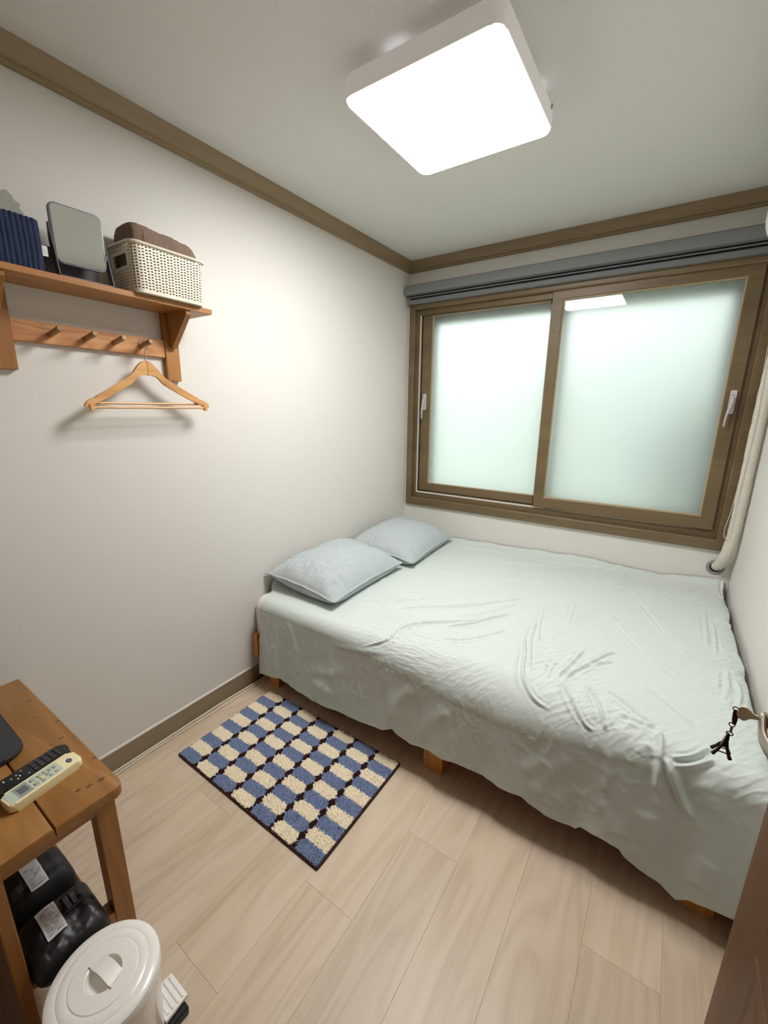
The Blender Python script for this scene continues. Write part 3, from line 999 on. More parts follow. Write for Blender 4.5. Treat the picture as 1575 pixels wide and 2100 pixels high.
    X = X + rt * top * (0.0 + 0.012 * fbm(Wc * 5 + 2, X * 2, 2)).clip(-0.02, 0.012)
    lf = np.exp(-np.clip(X - 0.032, 0, 9) / 0.020) * top * np.clip((1.42 - Wc) / 0.05, 0, 1)
    Z = Z + lf * (0.045 + 0.01 * fbm(Wc * 8, X, 2))
    X = X - lf * 0.018
    # near-left corner is pulled back, leaving the mattress corner bare
    cr = np.exp(-np.clip(X - 0.032, 0, 9) / 0.03) * np.clip((Wc - 1.40) / 0.08, 0, 1)
    X = X + cr * 0.058
    V = np.stack([X, Y, Z], -1).reshape(-1, 3)
    return V, grid_faces(nu, nt_ + na + nv)
V_, F_ = make_sheet()
o = pyobj('bed_sheet', V_, F_[:, ::-1], M['sheet'], None, loc=(1.03, -0.76, 0.49))
tag(o, 'wrinkled pale grey green sheet draped over the bed', 'bed sheet')

def make_pillow(name, label, cx, cy, cz, w, l, h, rz, seed, tilt=0.0, group='pillows on the bed'):
    """w along x, l along y; a stuffed bag with drawn-out corners and a piped seam."""
    n, m = 90, 120
    a = np.linspace(-1, 1, n)
    b = np.linspace(-1, 1, m)
    A, Bb = np.meshgrid(a, b, indexing='ij')
    ex = 1 - 0.055 * (1 - np.abs(Bb) ** 2.2)
    ey = 1 - 0.045 * (1 - np.abs(A) ** 2.2)
    X = A * w / 2 * ex
    Y = Bb * l / 2 * ey
    f = np.clip((1 - np.abs(A) ** 2.6), 0, 1) ** 0.62 * np.clip((1 - np.abs(Bb) ** 3.0), 0, 1) ** 0.62
    edge = np.maximum(np.abs(A), np.abs(Bb))
    radial = np.arctan2(np.abs(Bb) - 0.2, np.abs(A) - 0.2)
    pucker = np.clip((edge - 0.62) / 0.38, 0, 1)
    wr = 0.014 * pucker * (1 - pucker) * 4 * (fbm(np.where(np.abs(A) > np.abs(Bb), Bb, A) * 9 + seed, edge * 1.5 + seed, 2))
    cor = np.clip(np.hypot(A, Bb) - 0.85, 0, 1)
    wr = wr + 0.016 * cor * np.sin(radial * 16 + seed) * (1 - edge ** 6)
    soft = 0.009 * fbm(A * 2.2 + seed, Bb * 2.2, 3) + 0.005 * (1 - np.minimum(np.abs(fbm(A * 3 + 4 + seed, Bb * 4, 3)) * 2.2, 1)) ** 2
    Zt = h * 0.58 * f + (wr + soft) * np.clip(f * 2, 0, 1)
    Zb = -h * 0.42 * np.minimum(f * 1.9, 0.92)
    sag = -0.008 * np.clip(edge - 0.75, 0, 1) / 0.25 * (0.5 + 0.5 * np.abs(A * Bb))
    V = np.concatenate([np.stack([X, Y, Zt + sag], -1).reshape(-1, 3), np.stack([X, Y, Zb + sag], -1).reshape(-1, 3)])
    V[:, 2] += -tilt * V[:, 0]
    F = grid_faces(n, m)
    F = np.concatenate([F, F[:, ::-1] + n * m])
    # stitch the rim
    idx = np.arange(n * m).reshape(n, m)
    rim = np.concatenate([idx[:, 0], idx[-1, 1:], idx[-2::-1, -1], idx[0, -2:0:-1]])
    R2 = np.roll(rim, -1)
    F = np.concatenate([F, np.stack([rim, rim + n * m, R2 + n * m, R2], -1)])
    c, s = math.cos(rz), math.sin(rz)
    T = lambda P: np.stack([cx + c * P[:, 0] - s * P[:, 1], cy + s * P[:, 0] + c * P[:, 1], cz + P[:, 2]], -1)
    root = thing(name, label, 'pillow', (cx, cy, cz), group)
    V3 = T(V)
    V3[:, 2] = np.maximum(V3[:, 2], 0.5085)
    pyobj('pillow_case', V3, F, M['pillow'], root)
    rimv = V[rim] * np.array([1.008, 1.006, 1])
    rimv = rimv[::3]
    rimv[:, 2] = np.maximum(rimv[:, 2], 0.5125 - cz)
    rimv[:, 2] += 0.0015 * np.sin(np.arange(len(rimv)) * 0.9) + 0.002
    bm = B()
    tube(bm, [tuple(p) for p in T(rimv)], 0.0032, 6, closed=True)
    obj('piping', bm, M['pillow'], root)
    return root
make_pillow('pillow', 'near grey pillow overlapping the other by left wall', 0.238, -1.100, 0.572, 0.455, 0.640, 0.175, 0.02, 3.0, tilt=0.10)
make_pillow('pillow', 'far grey pillow in the corner below the window', 0.258, -0.440, 0.570, 0.470, 0.640, 0.165, 0.06, 8.0, tilt=0.11)

# ------------------------------------------------------------------ checked rug
def make_rug():
    cx, cy, L, Wd, rz = 0.5422, -1.8022, 0.797, 0.499, -0.0071
    root = thing('rug', 'blue and cream checked shaggy rug on the floor', 'rug', (cx, cy, 0))
    c, s = math.cos(rz), math.sin(rz)
    T = lambda a, b: (cx + c * a - s * b, cy + s * a + c * b)
    bm = B()
    vs = prism(bm, rrect(0, 0, L, Wd, 0.006, 3), 'z', 0.0005, 0.009)
    bmesh.ops.rotate(bm, verts=bm.verts[:], cent=(0, 0, 0), matrix=Matrix.Rotation(rz, 3, 'Z'))
    bmesh.ops.translate(bm, verts=bm.verts[:], vec=(cx, cy, 0))
    obj('backing', bm, M['rugback'], root, smooth=0)
    bm = B()
    e = 0.004
    P = [(-L / 2 + e, -Wd / 2 + e), (L / 2 - e, -Wd / 2 + e), (L / 2 - e, Wd / 2 - e), (-L / 2 + e, Wd / 2 - e)]
    path = []
    for i in range(4):
        a, b = P[i], P[(i + 1) % 4]
        for k in range(20):
            t = k / 20
            q = T(a[0] + (b[0] - a[0]) * t, a[1] + (b[1] - a[1]) * t)
            path.append((q[0], q[1], 0.006))
    tube(bm, path, 0.005, 8, closed=True)
    obj('binding', bm, M['rugback'], root)
    # tufts: small leaning four-sided spikes, coloured by where they are planted
    rng = np.random.default_rng(5)
    step = 0.0038
    ax = np.arange(-L / 2 + 0.006, L / 2 - 0.006, step)
    by = np.arange(-Wd / 2 + 0.006, Wd / 2 - 0.006, step)
    A, Bb = np.meshgrid(ax, by, indexing='ij')
    A = (A + rng.normal(0, step * 0.28, A.shape)).ravel()
    Bb = (Bb + rng.normal(0, step * 0.28, Bb.shape)).ravel()
    ncx, ncy = 7, 10
    pu, pv = (A + L / 2) / L * ncx, (Bb + Wd / 2) / Wd * ncy
    iu, iv = np.floor(pu).astype(int).clip(0, 6), np.floor(pv).astype(int).clip(0, 9)
    fu, fv = pu - iu, pv - iv
    wj = rng.normal(0, 0.018, A.shape)
    du = np.minimum(fu, 1 - fu) * L / ncx       # distance to the column line
    dv = np.minimum(fv, 1 - fv) * Wd / ncy      # distance to the row line
    inner_line = ((fu < 0.5) & (iu > 0)) | ((fu >= 0.5) & (iu < 6))
    kind = (iu + iv) % 2                           # 0 blue at the near-left corner
    dark = inner_line & ((du + 0.62 * dv + wj * 0.05) < 0.0150)
    navy = inner_line & ~dark & (du < 0.0072 + wj * 0.06) & (dv < 0.021)
    side = (np.abs(np.abs(A) - L / 2) < 0.0075) | (np.abs(np.abs(Bb) - Wd / 2) < 0.0075)
    cls = np.where(dark, 2, np.where(navy, 3, kind))
    cls = np.where(side & (np.minimum(du, dv) < 0.004) & (rng.random(A.shape) < 0.35), 2, cls)
    cls = np.where(cls == 0, 10, cls)
    H = 0.011 + rng.normal(0, 0.0008, A.shape) + 0.0010 * np.sin(A * 90) * np.sin(Bb * 110)
    H = np.where((cls == 2) | (cls == 3), H - 0.0015, H)
    for code, nm, mt in ((10, 'blue_pile', 'bpile'), (1, 'cream_pile', 'cpile'), (2, 'brown_pile', 'dpile'), (3, 'navy_pile', 'npile')):
        k = np.where(cls == code)[0]
        a, b, h = A[k], Bb[k], H[k]
        n = len(k)
        w = 0.0036
        an = rng.uniform(0, 2 * PI, n)
        lx, ly = rng.normal(0, 0.0016, n), rng.normal(0, 0.0016, n)
        vs = []
        for j in range(4):
            q = an + j * PI / 2
            vs.append(np.stack([a + w * np.cos(q), b + w * np.sin(q), np.full(n, 0.0085)], -1))
        for j in range(4):
            q = an + j * PI / 2 + 0.5
            vs.append(np.stack([a + lx + 0.6 * w * np.cos(q), b + ly + 0.6 * w * np.sin(q), 0.004 + h * 0.85], -1))
        vs.append(np.stack([a + lx, b + ly, 0.004 + h], -1))
        V = np.stack(vs, 1)                         # n x 9 x 3
        x_, y_ = V[..., 0].copy(), V[..., 1].copy()
        V[..., 0], V[..., 1] = cx + c * x_ - s * y_, cy + s * x_ + c * y_
        base = (np.arange(n) * 9)[:, None]
        faces = []
        for j in range(4):
            j2 = (j + 1) % 4
            faces.append(base + np.array([[j, j2, 4 + j2, 4 + j]]))
        quads = np.concatenate(faces).tolist()
        tris = np.concatenate([base + np.array([[4 + j, 4 + (j + 1) % 4, 8]]) for j in range(4)]).tolist()
        o = pyobj(nm, V.reshape(-1, 3), quads + tris, M[mt], root, smooth=True)
        o['kind'] = 'stuff'
make_rug()

# ------------------------------------------------------------------ white cables along the left baseboard
bm = B()
rng = random.Random(3)
for k, (off, r) in enumerate(((0.0165, 0.0052), (0.0285, 0.0040))):
    pts = []
    for i in range(12):
        y = -2.52 + i * 0.10
        d = off + (0.010 if k else 0.0) * (0.5 + 0.5 * math.sin(i * 0.9 + 1)) + (0.006 * max(0, i - 8) if k == 0 else 0.003 * max(0, i - 7))
        pts.append((d, y, r + 0.0006))
    tube(bm, smooth_path(pts, 5), r, 8)
o = obj('floor_cable', bm, M['cable'], None, loc=(0.02, -2.0, 0))
tag(o, 'pair of thin white cables running along the left baseboard', 'cable')

# ------------------------------------------------------------------ coat shelf with pegs on the left wall
SX, SZ, ST = 0.158, 1.776, 0.018
sh = thing('wall_shelf', 'orange pine wall shelf with a peg rail below', 'shelf', (0.0, -2.07, SZ))
bm = B()
box(bm, 0.0, SX, -2.42, -1.718, SZ, SZ + ST, bev=0.0015)
obj('shelf_board', bm, M['pineY'], sh, smooth=0)
for y0, y1 in ((-2.362, -2.299), (-1.838, -1.783)):
    bm = B()
    box(bm, 0.0, 0.022, y0, y1, 1.5315, SZ, bev=0.001)
    obj('post', bm, M['pineZ'], sh, smooth=0)
    bm = B()
    ym = (y0 + y1) / 2 - (0.010 if y0 < -2 else 0.0)
    prism(bm, [(0.022, SZ), (0.150, SZ), (0.150, SZ - 0.014), (0.040, 1.652), (0.022, 1.652)], 'y', ym - 0.010, ym + 0.010, bev=0.001, seg=1)
    obj('bracket', bm, M['pineZ'], sh, smooth=0)
bm = B()
box(bm, 0.0, 0.017, -2.299, -1.838, 1.6165, 1.6785, bev=0.001)
rail = obj('peg_rail', bm, M['acacia'], sh, smooth=0)
PEG = [-2.203, -2.107, -2.019, -1.929]
for y in PEG:
    bm = B()
    tube(bm, [(0.010, y, 1.6445), (0.050, y, 1.6505), (0.0915, y, 1.6567), (0.094, y, 1.6571)], [0.0085, 0.0085, 0.0085, 0.0072], 12)
    obj('peg', bm, M['peg'], rail)

# ------------------------------------------------------------------ clothes hanger on the last peg
hg = thing('clothes_hanger', 'pale wooden clothes hanger hanging from the last peg', 'hanger', (0.055, -1.94, 1.43))
hx, hy = 0.055, -1.939
def hanger_shape():
    up_, dn = [], []
    W2 = 0.225
    for i in range(41):
        t = i / 40
        top = 1.583 - 0.010 * (t * 8) ** 2 if t < 0.06 else None
        y = t * W2
        zc = 1.570 - 0.02 * min(1, t / 0.25) ** 2 - 0.114 * max(0, t - 0.12) / 0.88 + (-0.006) * math.sin(PI * t)
        half = 0.0152 * (1 - 0.3 * t) + 0.010 * math.exp(-(t / 0.13) ** 2)
        if t > 0.93:
            half *= math.sqrt(max(0.0, 1 - ((t - 0.93) / 0.075) ** 2))
        notch = 0.0075 * max(0, 1 - abs(t - 0.845) / 0.022)
        zu = zc + half - notch
        zd = zc - half + (0.0 if t > 0.08 else 0.0)
        up_.append((y, zu))
        dn.append((y, zd))
    return up_, dn
up_, dn = hanger_shape()
for sgn in (-1, 1):
    bm = B()
    poly = [(hy + sgn * y, z) for y, z in up_] + [(hy + sgn * y, z) for y, z in dn[::-1]]
    if sgn < 0:
        poly = poly[::-1]
    # the arms sweep slightly forward towards their ends, as on a contoured hanger
    vs = prism(bm, poly, 'x', hx - 0.0065, hx + 0.0065, bev=0.0022, seg=2)
    for v in vs:
        if v.is_valid:
            v.co.x += 0.020 * (abs(v.co.y - hy) / 0.225) ** 2
    obj('arm', bm, M['beech'], hg, smooth=40)
for dz, dx in ((0.0, 0.008), (-0.014, 0.026)):
    bm = B()
    tube(bm, [(hx + dx, hy - 0.200, 1.444 + dz), (hx + dx, hy + 0.200, 1.444 + dz)], 0.0042, 8)
    obj('trouser_bar', bm, M['beech'], hg)
    if dz:
        for sgn in (-1, 1):
            bm = B()
            prism(bm, [(hx + 0.010, 1.449), (hx + 0.031, 1.437), (hx + 0.033, 1.420), (hx + 0.022, 1.418), (hx + 0.010, 1.436)], 'y', hy + sgn * 0.200, hy + sgn * 0.213, bev=0.0015, seg=1)
            obj('bar_clip', bm, M['beech'], hg, smooth=40)
bm = B()
hook = [(hx, hy, 1.580), (hx, hy, 1.606)]
R = 0.0165
for k in range(15):
    a = math.radians(-70 + k * 19)
    hook.append((hx - 0.0 , hy + R * math.cos(a) * 1.0 - 0.004, 1.645 + R * math.sin(a)))
tube(bm, smooth_path(hook, 3), 0.0018, 8)
obj('hook', bm, M['chrome'], hg)

# ------------------------------------------------------------------ things on the wall shelf
TOP = SZ + ST
# ivory woven basket with real holes
bk = thing('storage_basket', 'ivory plastic basket with woven holes on the shelf', 'basket', (0.100, -1.880, TOP))
def make_basket():
    x0, x1, y0, y1, zb, zt = 0.014, 0.184, -2.009, -1.751, TOP + 0.001, 1.944
    rows = 15
    cx, cy = (x0 + x1) / 2, (y0 + y1) / 2
    def ring(t):
        k = 0.945 + 0.055 * t
        return rrect(cx, cy, (x1 - x0) * k, (y1 - y0) * k, 0.026, 10)
    # resample the rounded outline into equal columns
    def sample(t, n):
        P = [Vector((a, b, 0)) for a, b in ring(t)]
        P.append(P[0])
        d = [0]
        for a, b in zip(P, P[1:]):
            d.append(d[-1] + (b - a).length)
        out = []
        for i in range(n):
            s = d[-1] * i / n
            j = max(k for k in range(len(d) - 1) if d[k] <= s + 1e-9)
            out.append(P[j].lerp(P[j + 1], (s - d[j]) / max(1e-9, d[j + 1] - d[j])))
        return out
    n = 68
    zA, zB = zb + 0.010, zt - 0.008
    verts, faces = [], []
    def V(p):
        verts.append(p)
        return len(verts) - 1
    lev = [sample((zA + (zB - zA) * r / rows - zb) / (zt - zb), n) for r in range(rows + 1)]
    zz = [zA + (zB - zA) * r / rows for r in range(rows + 1)]
    for r in range(rows):
        for i in range(n):
            c = [lev[r][i], lev[r][(i + 1) % n], lev[r + 1][(i + 1) % n], lev[r + 1][i]]
            c = [Vector((p.x, p.y, zz[r + (k > 1)])) for k, p in enumerate(c)]
            m = (c[0] + c[1] + c[2] + c[3]) / 4
            on_end = abs(m.x - cx) < 0.042 and abs(abs(m.y - cy) - (y1 - y0) / 2) < 0.02
            if on_end and 8 <= r <= 11:
                continue                                     # the hand hold
            o4 = [V(p) for p in c]
            solid = on_end and r in (7, 12) or (abs(m.x - cx) < 0.055 and abs(abs(m.y - cy) - (y1 - y0) / 2) < 0.02 and 7 <= r <= 12)
            if solid:
                faces.append(o4)
                continue
            h = []
            wx, wz = (0.60, 0.46)
            e1, e2 = (c[1] - c[0]), (c[3] - c[0])
            off = 0.10 if i % 2 else -0.10
            for sx, sz in ((-1, -1), (1, -1), (1, 1), (-1, 1)):
                h.append(V(m + e1 * (sx * wx / 2) + e2 * (sz * wz / 2 + off)))
            for k in range(4):
                faces.append((o4[k], o4[(k + 1) % 4], h[(k + 1) % 4], h[k]))
    bodyo = pyobj('basket_body', verts, faces, M['basket'], bk, smooth=False)
    s = bodyo.modifiers.new('thickness', 'SOLIDIFY')
    s.thickness = 0.0022
    bm = B()
    lo = ring(0.0)
    prism(bm, lo, 'z', zb, zb + 0.003)
    lo2 = ring(0.06)
    a = [bm.verts.new((p[0], p[1], zb)) for p in lo]
    b = [bm.verts.new((p[0], p[1], zA)) for p in lo2]
    for i in range(len(a)):
        bm.faces.new((a[i], a[(i + 1) % len(a)], b[(i + 1) % len(a)], b[i]))
    obj('base', bm, M['basket'], bk, smooth=40)
    bm = B()
    tube(bm, [(p[0], p[1], zt - 0.004) for p in rrect(cx, cy, x1 - x0 + 0.006, y1 - y0 + 0.006, 0.029, 8)], 0.0045, 8, closed=True, up=(0, 0, 1))
    obj('rim', bm, M['basket'], bk)
make_basket()

# brown towel standing in the basket
def soft_block(name, mat, parent, x0, x1, y0, y1, z0, z1, r, ex, noise, nx=30, ny=60, shape=None, loc=None):
    """A cushion-edged block whose cross-section (xz) is a superellipse, swept along y with noise."""
    n, m = 64, ny
    V = []
    for j in range(m):
        t = j / (m - 1)
        y = y0 + (y1 - y0) * t
        endr = min(1.0, (min(t, 1 - t) * (y1 - y0)) / r)
        k = math.sqrt(max(0, 1 - (1 - endr) ** 2)) * 0.16 + 0.84
        for i in range(n):
            a = 2 * PI * i / n
            ca, sa = math.cos(a), math.sin(a)
            x = math.copysign(abs(ca) ** ex, ca)
            z = math.copysign(abs(sa) ** ex, sa)
            V.append([(x0 + x1) / 2 + x * (x1 - x0) / 2 * k, y, (z0 + z1) / 2 + z * (z1 - z0) / 2 * k])
    V = np.array(V)
    nn = fbm(V[:, 1] * 22 + V[:, 0] * 9, V[:, 2] * 22 + V[:, 0] * 13, 3) * noise + fbm(V[:, 1] * 130 + V[:, 0] * 60, V[:, 2] * 130, 2) * noise * 0.35
    c = np.array([(x0 + x1) / 2, 0, (z0 + z1) / 2])
    d = V - c
    d[:, 1] = 0
    d /= np.linalg.norm(d, axis=1)[:, None] + 1e-9
    V += d * nn[:, None]
    if shape is not None:
        V = shape(V)
    F = []
    for j in range(m - 1):
        for i in range(n):
            F.append((j * n + i, j * n + (i + 1) % n, (j + 1) * n + (i + 1) % n, (j + 1) * n + i))
    F.append(tuple(range(n))[::-1])
    F.append(tuple(range((m - 1) * n, m * n)))
    return pyobj(name, V, F, mat, parent, loc=loc)
tw = thing('towel', 'folded brown terry towel sticking out of the basket', 'towel', (0.10, -1.873, TOP + 0.006))
def towel_shape(V):
    t = (V[:, 1] + 1.978) / 0.215
    drop = 0.016 * t + 0.012 * np.clip((t - 0.8) / 0.2, 0, 1) ** 2
    hi = V[:, 2] > 1.90
    V[:, 2] -= np.where(hi, drop, 0)
    # fold lines on the far end
    V[:, 1] += np.where(t > 0.97, 0.010 * np.sin((V[:, 2] - 1.9) * 120), 0)
    return V
soft_block('towel_body', M['towel'], tw, 0.028, 0.168, -1.990, -1.768, TOP + 0.007, 2.012, 0.03, 0.42, 0.004, shape=towel_shape)
def band_shape(V):
    V[:, 2] -= np.where(V[:, 2] > 1.9, 0.004, 0)
    return V
soft_block('border_band', M['towelband'], tw, 0.027, 0.1692, -1.966, -1.950, TOP + 0.0065, 2.0125, 0.005, 0.42, 0.001, ny=8, shape=band_shape)

# square table mirror on a folding stand
mi = thing('table_mirror', 'rounded square mirror with grey blue frame on the shelf', 'mirror', (0.13, -2.137, TOP))
def mirror_pt(a, b, d):
    """a along y, b up the tilted panel, d out of its face."""
    th = math.radians(1.5)
    a, d = a + 0.05 * d, d - 0.05 * -a
    return (0.1245 - b * math.sin(th) + d * math.cos(th), -2.1313 + a, 1.9138 + b * math.cos(th) + d * math.sin(th))
def on_panel(bm, poly, d0, d1, bev=0.0):
    vs = prism(bm, poly, 'x', d0, d1, bev=bev)
    for v in bm.verts:
        v.co = Vector(mirror_pt(v.co.y, v.co.z, v.co.x))
MW, MH = 0.134, 0.159
bm = B()
on_panel(bm, rrect(0, 0, MW, MH, 0.017, 8), -0.006, 0.0045, bev=0.002)
mf = obj('frame', bm, M['mframe'], mi)
bm = B()
on_panel(bm, rrect(0, 0, MW - 0.007, MH - 0.007, 0.014, 8), 0.0045, 0.0056, bev=0.0004)
obj('mirror_glass', bm, M['mirror'], mi, smooth=0)
bm = B()
on_panel(bm, [(MW / 2 + 0.002, -0.045), (MW / 2 - 0.006, -0.049), (MW / 2 - 0.006, -0.026), (MW / 2 + 0.002, -0.030)], -0.004, 0.0064)
obj('tilt_knob', bm, M['greytab'], mi, smooth=0)
bm = B()
for a in (-1, 1):
    y = -2.1313 + a * (MW / 2 + 0.0045)
    p0 = Vector(mirror_pt(0, 0.0, -0.002))
    prism(bm, [(p0.x - 0.010, p0.z + 0.022), (p0.x + 0.0, p0.z + 0.024), (0.156, TOP + 0.004), (0.156, TOP), (0.060, TOP), (0.060, TOP + 0.003), (0.132, TOP + 0.004), (p0.x - 0.012, p0.z - 0.02)], 'y', y - 0.0012, y + 0.0012)
box(bm, 0.058, 0.156, -2.1313 - MW / 2 - 0.0057, -2.1313 + MW / 2 + 0.0057, TOP, TOP + 0.0025)
box(bm, 0.058, 0.061, -2.1313 - MW / 2 - 0.0057, -2.1313 + MW / 2 + 0.0057, TOP, TOP + 0.095)
obj('stand', bm, M['mstand'], mi, smooth=0)

# navy ribbed towel, folded into a block, with a white tag
nv = thing('folded_towel', 'navy ribbed folded towel with a white tag on the shelf', 'towel', (0.09, -2.32, TOP))
def make_navy():
    x0, x1, y0, y1, z0, z1 = 0.020, 0.152, -2.412, -2.236, TOP + 0.001, 1.926
    n, m = 170, 40
    t = np.linspace(0, 1, n)
    y = y0 + (y1 - y0) * t
    # front face, top and back as one strip of ribs
    strip = [(x1, z0), (x1 + 0.003, (z0 + z1) / 2), (x1, z1 - 0.010), (x1 - 0.012, z1), ((x0 + x1) / 2, z1 + 0.002), (x0 + 0.010, z1), (x0, z1 - 0.010), (x0, z0)]
    P = smooth_path([(a, b, 0) for a, b in strip], 6)
    rows = []
    for j, p in enumerate(P):
        q0, q1 = P[max(j - 1, 0)], P[min(j + 1, len(P) - 1)]
        nrm = Vector((q0.y - q1.y, q1.x - q0.x)).normalized() * -1
        rib = 0.0026 * np.abs(np.sin(y * PI / 0.0118 + 0.4 * fbm(y * 30, np.full_like(y, j * 0.05), 2))) - 0.002
        rib = rib + 0.0016 * fbm(y * 60, np.full_like(y, j * 0.3), 2)
        endf = np.clip(np.minimum(t, 1 - t) / 0.05, 0, 1)
        pull = (1 - np.sqrt(1 - (1 - endf) ** 2)) * 0.010
        rows.append(np.stack([p.x + nrm.x * (rib - pull) * 1.0, y, p.y + nrm.y * (rib - pull)], -1))
    V = np.stack(rows, 1)
    V[:, :, 2] = np.maximum(V[:, :, 2], z0)
    F = grid_faces(n, V.shape[1]).tolist()
    k = V.shape[1]
    F.append(tuple(range(k))[::-1])
    F.append(tuple(range((n - 1) * k, n * k)))
    F_ = F
    pyobj('towel_body', V.reshape(-1, 3), F_, M['navy'], nv)
make_navy()
bm = B()
box(bm, 0.1475, 0.1485, -2.237, -2.2235, 1.836, 1.862)
tg = obj('fabric_tag', bm, M['paper'], nv, smooth=0)
bm = B()
for i, (a, b) in enumerate(((1.840, 1.858), (1.842, 1.856), (1.840, 1.852))):
    for k in range(5):
        z = a + (b - a) * k / 5
        box(bm, 0.1485, 0.1487, -2.2345 + i * 0.0038, -2.2328 + i * 0.0038, z, z + (b - a) / 9)
obj('tag_print', bm, M['ink'], tg, smooth=0)

# the shelf was hung a touch out of level: its far end sits lower, and what stands on it leans along
for o in (sh, bk, tw, mi, nv):
    piv = Vector((0, -1.78, SZ))
    Rx = Matrix.Rotation(-0.013, 3, 'X')
    o.location = piv + Rx @ (o.location - piv)
    o.rotation_euler = (-0.013, 0, 0)

# ------------------------------------------------------------------ low pine table in the near left corner
TZ = 0.58
tb = thing('side_table', 'orange pine side table with a lower shelf', 'table', (0.39, -2.597, 0))
def rounded_end_board(bm, y0, y1):
    prism(bm, [(0.043, y0), (0.728, y0), (0.728, y1), (0.043, y1)], 'z', TZ - 0.028, TZ, bev=0.003)
for y0, y1 in ((-2.594, -2.462), (-2.732, -2.597)):
    bm = B()
    poly = [(0.043, y0)]
    if y1 > -2.5:
        poly += [(0.728, y0)] + [(0.713 + 0.015 * math.cos(a), y1 - 0.015 + 0.015 * math.sin(a)) for a in [PI / 2 * k / 5 for k in range(6)]]
    else:
        poly += [(0.713 + 0.015 * math.cos(a), y0 + 0.015 + 0.015 * math.sin(a)) for a in [-PI / 2 + PI / 2 * k / 5 for k in range(6)]] + [(0.728, y1)]
    poly += [(0.043, y1)]
    prism(bm, poly, 'z', TZ - 0.028, TZ, bev=0.004)
    obj('top_board', bm, M['pineX'], tb, smooth=30)
for x1 in (0.700, 0.110):
    for y0, y1 in ((-2.516, -2.474), (-2.706, -2.682)):
        bm = B()
        box(bm, x1 - 0.042, x1, y0, y1, 0.0, TZ - 0.028, bev=0.002)
        obj('leg', bm, M['pineZ'], tb, smooth=0)
for x0, x1 in ((0.672, 0.698), (0.070, 0.096)):
    bm = B()
    box(bm, x0, x1, -2.682, -2.516, TZ - 0.066, TZ - 0.028, bev=0.001)
    obj('apron', bm, M['pineY'], tb, smooth=0)
for y0, y1 in ((-2.512, -2.492), (-2.704, -2.686)):
    bm = B()
    box(bm, 0.110, 0.658, y0, y1, TZ - 0.066 if y0 < -2.6 else TZ - 0.050, TZ - 0.028, bev=0.001)
    obj('long_apron', bm, M['pineX'], tb, smooth=0)
bm = B()
box(bm, 0.072, 0.700, -2.681, -2.532, 0.200, 0.218, bev=0.002)
obj('lower_shelf', bm, M['pineX'], tb, smooth=0)
for a in ((0.072, 0.10), (0.66, 0.698)):
    bm = B()
    box(bm, a[0], a[1], -2.532, -2.517, 0.19, 0.215)
    obj('shelf_cleat', bm, M['pineZ'], tb, smooth=0)

# ------------------------------------------------------------------ television at the frame edge
tv = thing('television', 'black television on its stand at the left edge', 'television', (0.29, -2.62, TZ))
bm = B()
prism(bm, rrect(0.288, -2.628, 0.302, 0.150, 0.045, 8), 'z', TZ + 0.0005, TZ + 0.014, bev=0.004)
obj('stand_base', bm, M['blackmatte'], tv)
bm = B()
prism(bm, rrect(0.288, -2.662, 0.09, 0.03, 0.008, 4), 'z', TZ + 0.012, TZ + 0.09)
obj('stand_neck', bm, M['black'], tv)
bm = B()
prism(bm, rrect(0.300, TZ + 0.205, 0.565, 0.345, 0.008, 4), 'y', -2.672, -2.634, bev=0.004)
obj('screen_housing', bm, M['black'], tv)
bm = B()
prism(bm, rrect(0.300, TZ + 0.210, 0.545, 0.315, 0.004, 3), 'y', -2.6345, -2.6332)
obj('screen', bm, plain('tv_screen_black', lin(10, 10, 12), 0.12), tv, smooth=0)

# ------------------------------------------------------------------ remotes
def remote_frame(cx, cy, rz):
    """local a = across, b = along the remote (towards the window)"""
    ax = Vector((math.cos(rz), math.sin(rz), 0))
    ay = Vector((-math.sin(rz), math.cos(rz), 0))
    def tf(bm):
        for v in bm.verts:
            v.co = Vector((cx, cy, 0)) + ax * v.co.x + ay * v.co.y + Vector((0, 0, v.co.z))
    return tf
rc = thing('remote_control', 'cream air conditioner remote with aqua panel on the table', 'remote', (0.583, -2.567, TZ))
tf = remote_frame(0.583, -2.5665, 0.15)
def rpart(root, tf, name, mat, build, smooth=35):
    bm = B()
    build(bm)
    tf(bm)
    return obj(name, bm, mat, root, smooth=smooth)
z0 = TZ + 0.0005
z1 = z0 + 0.021
rpart(rc, tf, 'body', M['cream'], lambda bm: prism(bm, rrect(0, 0, 0.054, 0.146, 0.011, 6), 'z', z0, z1, bev=0.006, seg=3))
rpart(rc, tf, 'panel', M['aquapanel'], lambda bm: prism(bm, rrect(-0.001, -0.0165, 0.040, 0.104, 0.006, 4), 'z', z1 - 0.001, z1 + 0.0005))
rpart(rc, tf, 'screen_surround', M['lcdfield'], lambda bm: box(bm, -0.021, 0.019, -0.052, -0.026, z1, z1 + 0.0008))
rpart(rc, tf, 'screen', M['lcd'], lambda bm: box(bm, -0.012, 0.010, -0.047, -0.030, z1, z1 + 0.0012))
rpart(rc, tf, 'logo_oval', M['navyoval'], lambda bm: prism(bm, [(0.004 + 0.0085 * math.cos(2 * PI * k / 20), 0.053 + 0.0055 * math.sin(2 * PI * k / 20)) for k in range(20)], 'z', z1 - 0.0005, z1 + 0.0006), 0)
rpart(rc, tf, 'logo_mark', M['lcdfield'], lambda bm: (box(bm, -0.001, 0.0095, 0.0528, 0.0541, z1 + 0.0006, z1 + 0.0008), box(bm, 0.001, 0.003, 0.0505, 0.0555, z1 + 0.0006, z1 + 0.0008), box(bm, 0.006, 0.0075, 0.0505, 0.0555, z1 + 0.0006, z1 + 0.0008)), 0)
